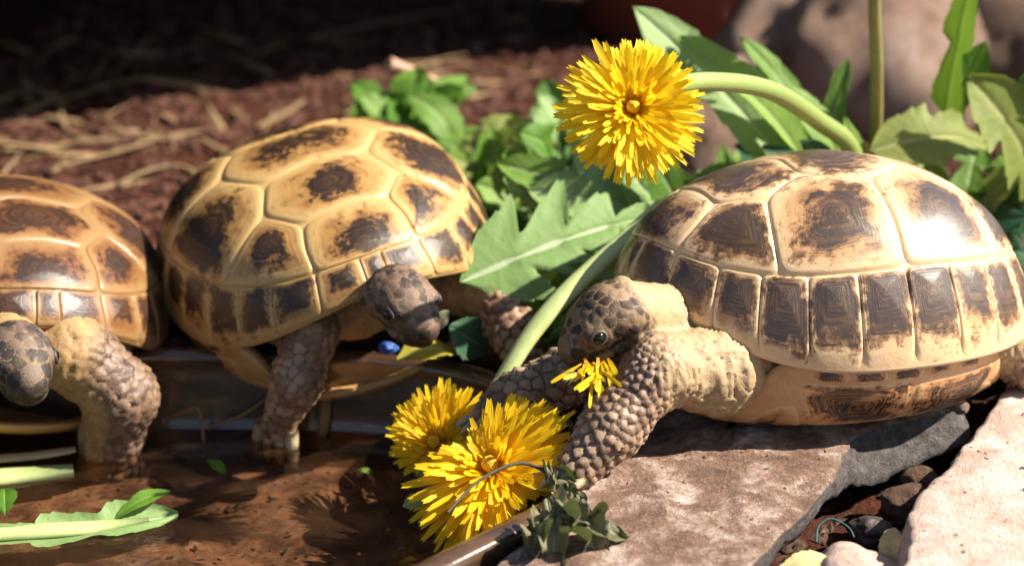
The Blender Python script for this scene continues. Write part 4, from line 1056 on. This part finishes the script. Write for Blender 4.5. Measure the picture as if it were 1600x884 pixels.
def scrap():
    r = random.Random(9)
    for k in range(24):
        d = np.array([r.uniform(-1, .8), r.uniform(-.9, -.3), r.uniform(-1.2, .1)]); d /= np.linalg.norm(d)
        A = frame(d, (0, -1, .3)); L = r.uniform(.5, 1.5); M = Matrix.Identity(4)
        for c, s_ in enumerate((L, r.uniform(1.4, 2.0), L)):
            for q in range(3): M[q][c] = A[q][c]*s_
        for q, v in enumerate((r.uniform(-.4, .5), r.uniform(-.1, .15), r.uniform(-.25, .3))): M[q][3] = v
        obj('petal', r.choice(PETALS[0]), None, sc, mat4=M)
    m = simple('pappus_white', c4(.6, .56, .46), .8, 3, .2)
    V = []; F = []
    for k in range(60):
        d = np.array([-1+r.uniform(-.5, .4), -.3+r.uniform(-.4, .4), -.35+r.uniform(-.5, .6)]); d /= np.linalg.norm(d); l = r.uniform(.35, .65)
        b = np.array([-.45, -.2, -.15]); s_ = np.cross(d, (0.2, 1, .3)); s_ /= np.linalg.norm(s_); n = len(V)
        V += [b-s_*.018, b+s_*.018, b+d*l]; F.append((n, n+1, n+2))
    me = bpy.data.meshes.new('pappus'); me.from_pydata([tuple(v) for v in V], [], F); obj('pappus', me, m, sc)['kind'] = 'stuff'
scrap()

# withered leaves on the slab corner
M_wither = leaf_mat('leaf_withered', c4(.09, .085, .045), c4(.20, .19, .11), c4(.25, .23, .15), .1)
wt = empty('withered_leaf', (1.7, 50.4, .0)); tag(wt, 'crumpled grey green withered leaf on the slab next to the dish rim', 'withered leaf')
for k, (b, t, w, u) in enumerate([((1.0, 52.6, .6), (2.1, 50.9, .1), .9, (.3, -.3, .9)), ((1.6, 51.0, .1), (2.9, 49.9, .25), 1.1, (-.2, -.7, .7)), ((1.3, 51.0, .1), (2.5, 49.2, .2), 1.2, (.2, -.5, .8)),
                                  ((1.2, 50.9, .2), (1.2, 48.8, .0), 1.0, (0, -.6, .8)), ((1.9, 51.5, .3), (1.5, 51.5, 1.3), .6, (.3, -.9, 0)), ((.9, 50.4, .1), (.6, 49, .2), 1.0, (0, -.5, .8))]):
    leaf(wt, b, t, w, up=u, arch=.25, lobes=3, sinus=.35, fold=.9, wave=.7, wfreq=9, curl=.45, seed=501+k, mat=M_wither, ns=48)
V, F, al = tube(spline(np.array([(-1.9, 50.9, .25), (-1.0, 52.0, .75), (.2, 52.7, 1.0), (1.1, 52.6, .7), (1.5, 52, .3)])-np.array(wt.location), 20), [.04, .06, .07], 8); me = mesh_np('stalk', V, F); add_attr(me, 'along', al); obj('stalk', me, simple('dry_stalk', c4(.06, .05, .03), .7), wt)

# ------------------------------------------------------------------ things floating in the dish
def single_leaf(name, label, cat, base, tip, w, mat, **kw):
    me = leaf_mesh(np.zeros(3), np.array(tip)-np.array(base), w, kw.pop('up', (0, -.3, .95)), **kw)
    return tag(obj(name, me, mat, loc=base), label, cat)
single_leaf('leaf_stalk', 'long pale green leaf rib with torn blade floating at the lower left corner', 'leaf stalk', (-19.5, 54.6, -2.8), (-11.0, 56.6, -2.7), 1.7, M_leafpale, arch=.02, lobes=4, sinus=.5, seed=601, fold=.4, wave=.12, side=-.06)
V, F, al = tube([(-20, 54.9, -2.75), (-16, 55.2, -2.65), (-13.6, 55.5, -2.65), (-11.9, 56.2, -2.7)], [.35, .42, .36, .12], 10, flat=.6); me = mesh_np('green_stalk', V, F); add_attr(me, 'along', al)
tag(obj('green_stalk', me, M_stempale), 'wet translucent green stalk lying on the water nearest the lower left corner', 'stalk')
V, F, al = tube([(-20, 59.0, -2.7), (-17.4, 59.4, -2.7), (-15.2, 60.0, -2.75)], [.5, .55, .48, .4], 10, flat=.5); me = mesh_np('green_stalk', V, F); add_attr(me, 'along', al)
tag(obj('green_stalk', me, M_stempale), 'thick pale green stalk end floating before the foreleg of the leftmost tortoise', 'stalk')
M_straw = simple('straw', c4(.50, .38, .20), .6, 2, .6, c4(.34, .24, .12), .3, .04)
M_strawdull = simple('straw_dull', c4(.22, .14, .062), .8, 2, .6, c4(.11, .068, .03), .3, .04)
def straw(pts, r, label, mat=M_straw, flat=.4):
    c = np.array(pts[0], float); V, F, al = tube(spline(np.array(pts)-c, 14), [r*.8, r, r, r*.7], 8, flat)
    tag(obj('straw', mesh_np('straw', V, F), mat, loc=tuple(c)), label, 'straw')
straw([(-20, 60.4, -2.6), (-17, 60.6, -2.5), (-15.3, 61.0, -2.4)], .28, 'tan straw floating against the foreleg of the leftmost tortoise')
for (b, t, w, lb, mt, sd) in [((-10.7, 60.9, -2.75), (-9.9, 59.8, -2.85), .45, 'small green leaf scrap floating alone in the middle of the dish', M_leafbright, 1),
                              ((-5.4, 60.3, -2.85), (-4.8, 59.9, -2.85), .3, 'tiny dark green scrap floating left of the picked flowers', M_leaf, 2),
                              ((-16.6, 56.3, -2.6), (-16.9, 57.5, -2.2), .9, 'green leaf lobe sticking up from the floating rib at lower left', M_leafbright, 3),
                              ((-13.0, 56.0, -2.6), (-11.3, 57.1, -2.1), .7, 'curled fresh green tip at the right end of the floating rib', M_leafbright, 4),
                              ((-2.6, 53.9, -.9), (-3.4, 53.6, -.9), .7, 'small pale green leaf poking out under the lowest yellow flower', M_leafpale, 5)]:
    single_leaf('leaf_scrap', lb, 'leaf scrap', b, t, w, mt, lobes=0, arch=.12, seed=610+sd, ns=16, na=3)
single_leaf('yellowed_leaf', 'yellow green leaf lying on the dish rim under the head of the middle tortoise', 'leaf', (-1.9, 62.7, .5), (-4.0, 61.6, .75), 1.5, leaf_mat('leaf_yellowed', c4(.34, .30, .04), c4(.46, .40, .10), c4(.5, .46, .2)), lobes=0, arch=.15, seed=640)
single_leaf('dark_leaf', 'dark green leaf behind the rim right of the middle tortoise chin', 'leaf', (-.9, 63.4, .3), (-2.2, 62.6, 1.6), 1.7, M_leafteal, lobes=0, arch=.1, seed=641, up=(.2, -.8, .5))
build_rock('pebble', (-4.35, 62.1, 1.0), (.36, .26, .22), simple('blue_glaze', c4(.008, .04, .2), .55, 4, .7, c4(.02, .09, .3)), 'small bright blue chip under the chin of the middle tortoise', 31.0, cat='pebble')
single_leaf('pale_scrap', 'whitish leaf scrap beside the beak of the middle tortoise', 'leaf scrap', (-2.9, 62.4, 1.5), (-2.2, 62.3, 2.3), .6, simple('pale_scrap', c4(.3, .3, .2), .6, 3, .4), lobes=0, arch=.1, seed=642, up=(0, -.9, .3))
# thin wires of root in the dish
for pts, r, lb, mt in [([(-12.6, 63.2, -2.3), (-11.6, 62.9, -1.75), (-11.2, 62.8, -1.8), (-11.05, 62.5, -2.95)], .07, 'thin bent reddish root sticking out of the water', simple('root_red', c4(.25, .1, .05), .5)),
                   ([(-11.0, 63.3, -2.6), (-9.8, 63.2, -2.1), (-8.8, 63.1, -1.4)], .07, 'thin dull twig leaning on the back wall of the dish', M_strawdull)]:
    c = np.array(pts[0]); V, F, al = tube(spline(np.array(pts)-c, 16), [r, r*.8], 6); tag(obj('root', mesh_np('root', V, F), mt, loc=tuple(c)), lb, 'root')
straw([(-6.9, 63.1, -2.9), (-6.75, 63.3, -2.0), (-6.7, 63.4, -1.3)], .22, 'short upright pale straw against the back wall of the dish', M_strawdull)

# ------------------------------------------------------------------ gap between the slabs
build_rock('stone', (10.0, 49.6, -1.5), (1.9, 1.4, 1.15), M_sand, 'smooth pinkish stone wedged low in the gap between the slabs', 41.0, cat='stone')
build_rock('pebble', (11.2, 53.6, -1.75), (.7, .6, .5), simple('dark_pebble', c4(.045, .032, .03), .6, 3, .5), 'dark pebble in the shadow of the gap', 43.0, cat='pebble')
build_rock('pebble', (14.9, 59.3, .1), (.5, .4, .35), M_rock, 'small mauve pebble behind the slate tip', 47.0, cat='pebble')
build_rock('pebble', (17.2, 62.5, .5), (1.2, .9, .8), simple('slate_blue', c4(.05, .05, .06), .6, 3, .6, c4(.14, .14, .15)), 'dark blue grey stone touching the tail end of the biggest shell', 49.0, cat='pebble')
build_rock('clod', (12.6, 54.6, -1.35), (.85, .8, .6), stone_mat('clod_brown', c4(.07, .035, .02), c4(.16, .09, .055), c4(.28, .18, .12), .9, .95, bd=.4), 'crumbly brown soil clod leaning on the pink slab in the gap', 53.0, cat='clod')
build_rock('clod', (13.2, 56.0, -1.2), (.6, .5, .5), bpy.data.materials['clod_brown'], 'smaller soil clod deep in the narrow end of the gap', 57.0, cat='clod')
single_leaf('dry_leaf', 'yellowish dry leaf curled upright beside the pinkish stone', 'leaf', (11.3, 50.0, -1.3), (11.4, 51.2, -.4), .8, simple('dry_leaf', c4(.5, .36, .16), .6, 3, .5), lobes=0, arch=.2, seed=650, up=(-.5, -.8, .3))
single_leaf('dry_leaf', 'pale yellow dry leaf flat at the bottom of the gap', 'leaf', (7.6, 49.3, -.9), (9.3, 49.6, -.6), .8, simple('dry_leaf_pale', c4(.5, .45, .2), .6, 3, .5), lobes=0, arch=.1, seed=651)
pts = [(9.2, 51.6, -1.1), (9.3, 52.0, -.8), (9.7, 52.2, -.62), (10.2, 52.0, -.8), (10.35, 51.7, -1.0)]
c = np.array(pts[0]); V, F, al = tube(spline(np.array(pts)-c, 40), [.03], 6); tag(obj('thread', mesh_np('thread', V, F), simple('thread_teal', c4(.012, .09, .085), .6), loc=tuple(c)), 'loop of teal thread beside the pinkish stone in the gap', 'thread')

# ------------------------------------------------------------------ straw on the shaded soil
G = lambda x, y, dz=.25: (x, y, soil_z(x, y)+dz)
ST = [([(-12.7, 116.5), (-8, 121), (-3, 124)], .55, 'longest pale straw lying slantwise at the top edge'),
      ([(-25.0, 100), (-22, 104.5), (-19.3, 105), (-16.5, 101)], .38, 'long bent straw arching in the dark upper left'),
      ([(-24.6, 101), (-22.5, 94), (-19, 91)], .30, 'straw running down from the bent straw at the upper left'),
      ([(-23.5, 91), (-20.5, 92), (-17.5, 93)], .50, 'thick pale straw lying level above the leftmost shell'),
      ([(-21.5, 87.5), (-19, 90.5), (-17.6, 92.5)], .42, 'slanted straw crossing under the thick level straw'),
      ([(-18.2, 84.5), (-17.1, 87.6), (-15.6, 88.1), (-14.4, 84.6)], .36, 'straw folded to a hoop between the two left shells'),
      ([(-13.2, 95.5), (-12.2, 98), (-11.2, 100)], .5, 'short whitish straw above the middle shell'),
      ([(-8.8, 97.5), (-7.8, 99.5)], .45, 'small dim straw just behind the top of the middle shell'),
      ([(-24.4, 97), (-22.4, 96.2)], .7, 'broad whitish flake of hay in the dark at left'),
      ([(-23, 110), (-22.6, 116)], .5, 'upright looking faint straw in the darkest corner'),
      ([(-15.5, 92.5), (-13.5, 90), (-11.5, 91)], .4, 'curved dull straw just left of the middle shell top'),
      ([(-18.4, 97), (-17.3, 95.2)], .45, 'tiny grey straw end in the middle of the dark patch'),
      ([(-21.7, 86.6), (-21.6, 88.8)], .4, 'short upright bright straw end above the leftmost shell'),
      ([(-6, 106), (-4.5, 110), (-2.5, 112)], .35, 'thin faint straw in the red soil behind the weeds')]
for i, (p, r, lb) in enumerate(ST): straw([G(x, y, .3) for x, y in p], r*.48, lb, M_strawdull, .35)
tw = [(-5.7, 86.5, 5.3), (-4.9, 87, 4.9), (-3.6, 88, 4.1), (-2.6, 89, 3.5)]
c = np.array(tw[0]); V, F, al = tube(spline(np.array(tw)-c, 14), [.33, .24, .15, .14], 8); tag(obj('twig', mesh_np('twig', V, F), simple('twig_pink', c4(.5, .28, .2), .6), loc=tuple(c)), 'pinkish dry twig sticking out over the bright green weed', 'twig')
# countless bark crumbs and hay bits
def scatter(name, label, cat, n, region, size, mat, seed, elong=1.0, zf=soil_z):
    r = random.Random(seed); V = []; F = []
    base = np.array([(1, 0, 0), (-1, 0, 0), (0, 1, 0), (0, -1, 0), (0, 0, 1), (0, 0, -1)], float)
    tri = [(0, 2, 4), (2, 1, 4), (1, 3, 4), (3, 0, 4), (2, 0, 5), (1, 2, 5), (3, 1, 5), (0, 3, 5)]
    for k in range(n):
        x, y = region(r); s = size*r.uniform(.4, 1.3); a = r.uniform(0, math.pi)
        z = zf(x, y)
        if z is None: continue
        z += s*.15
        nV = len(V)
        B = base*np.array([s*elong*r.uniform(.6, 1.2), s*r.uniform(.4, 1), s*r.uniform(.25, .6)])*np.array([1, 1/elong**.8, 1/elong**.8])
        B += np.array([[r.uniform(-.2, .2)*s for _ in range(3)] for _ in range(6)])*(1/elong)
        ca, sa = math.cos(a), math.sin(a); tl = r.uniform(-.35, .35)
        for v in B: V.append((x+v[0]*ca-v[1]*sa, y+v[0]*sa+v[1]*ca, z+v[2]+v[0]*tl))
        F += [tuple(q+nV for q in t_) for t_ in tri]
    me = bpy.data.meshes.new(name); me.from_pydata(V, [], F)
    o = tag(obj(name, me, mat), label, cat); o['kind'] = 'stuff'
M_bark = simple('bark_chip', c4(.085, .027, .013), .9, 1.5, .7, c4(.04, .013, .007), .4, .1)
scatter('bark_crumbs', 'red brown crumbs of bark all over the soil', 'bark', 9000, lambda r: (r.uniform(-30, 28), 65.5+75*r.random()**1.4), .5, M_bark, 901)
scatter('soil_grit', 'gritty crumbs in the gap between the slabs', 'grit', 700, lambda r: (r.uniform(6, 18), r.uniform(47, 62)), .28, bpy.data.materials['clod_brown'], 902)
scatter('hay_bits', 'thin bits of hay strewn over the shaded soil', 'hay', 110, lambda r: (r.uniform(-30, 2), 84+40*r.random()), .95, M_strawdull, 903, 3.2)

bpy.context.view_layer.update()
def on_slab(x, y):
    best = None
    for s in ('slate_slab', 'sandstone_slab'):
        so = bpy.data.objects[s]; hit, loc, nn, ix = so.ray_cast(Vector((x, y, 5))-so.location, Vector((0, 0, -1)))
        if hit and nn.z > .6: best = loc.z+so.location.z
    return best
scatter('slab_grit', 'fine crumbs of soil lying on the slate and the sandstone', 'grit', 220, lambda r: (r.uniform(0, 19), r.uniform(46, 60)), .09, simple('grit_tan', c4(.20, .11, .07), .9, 2, .7, c4(.08, .04, .025)), 904, 1.2, on_slab)
scatter('dish_silt', 'dark specks of silt and plant bits on the floor of the dish', 'silt', 260, lambda r: (r.uniform(-19, -1.5), r.uniform(50, 63)), .13, simple('silt', c4(.03, .016, .01), .8), 905, 1.5, lambda x, y: -3.62)
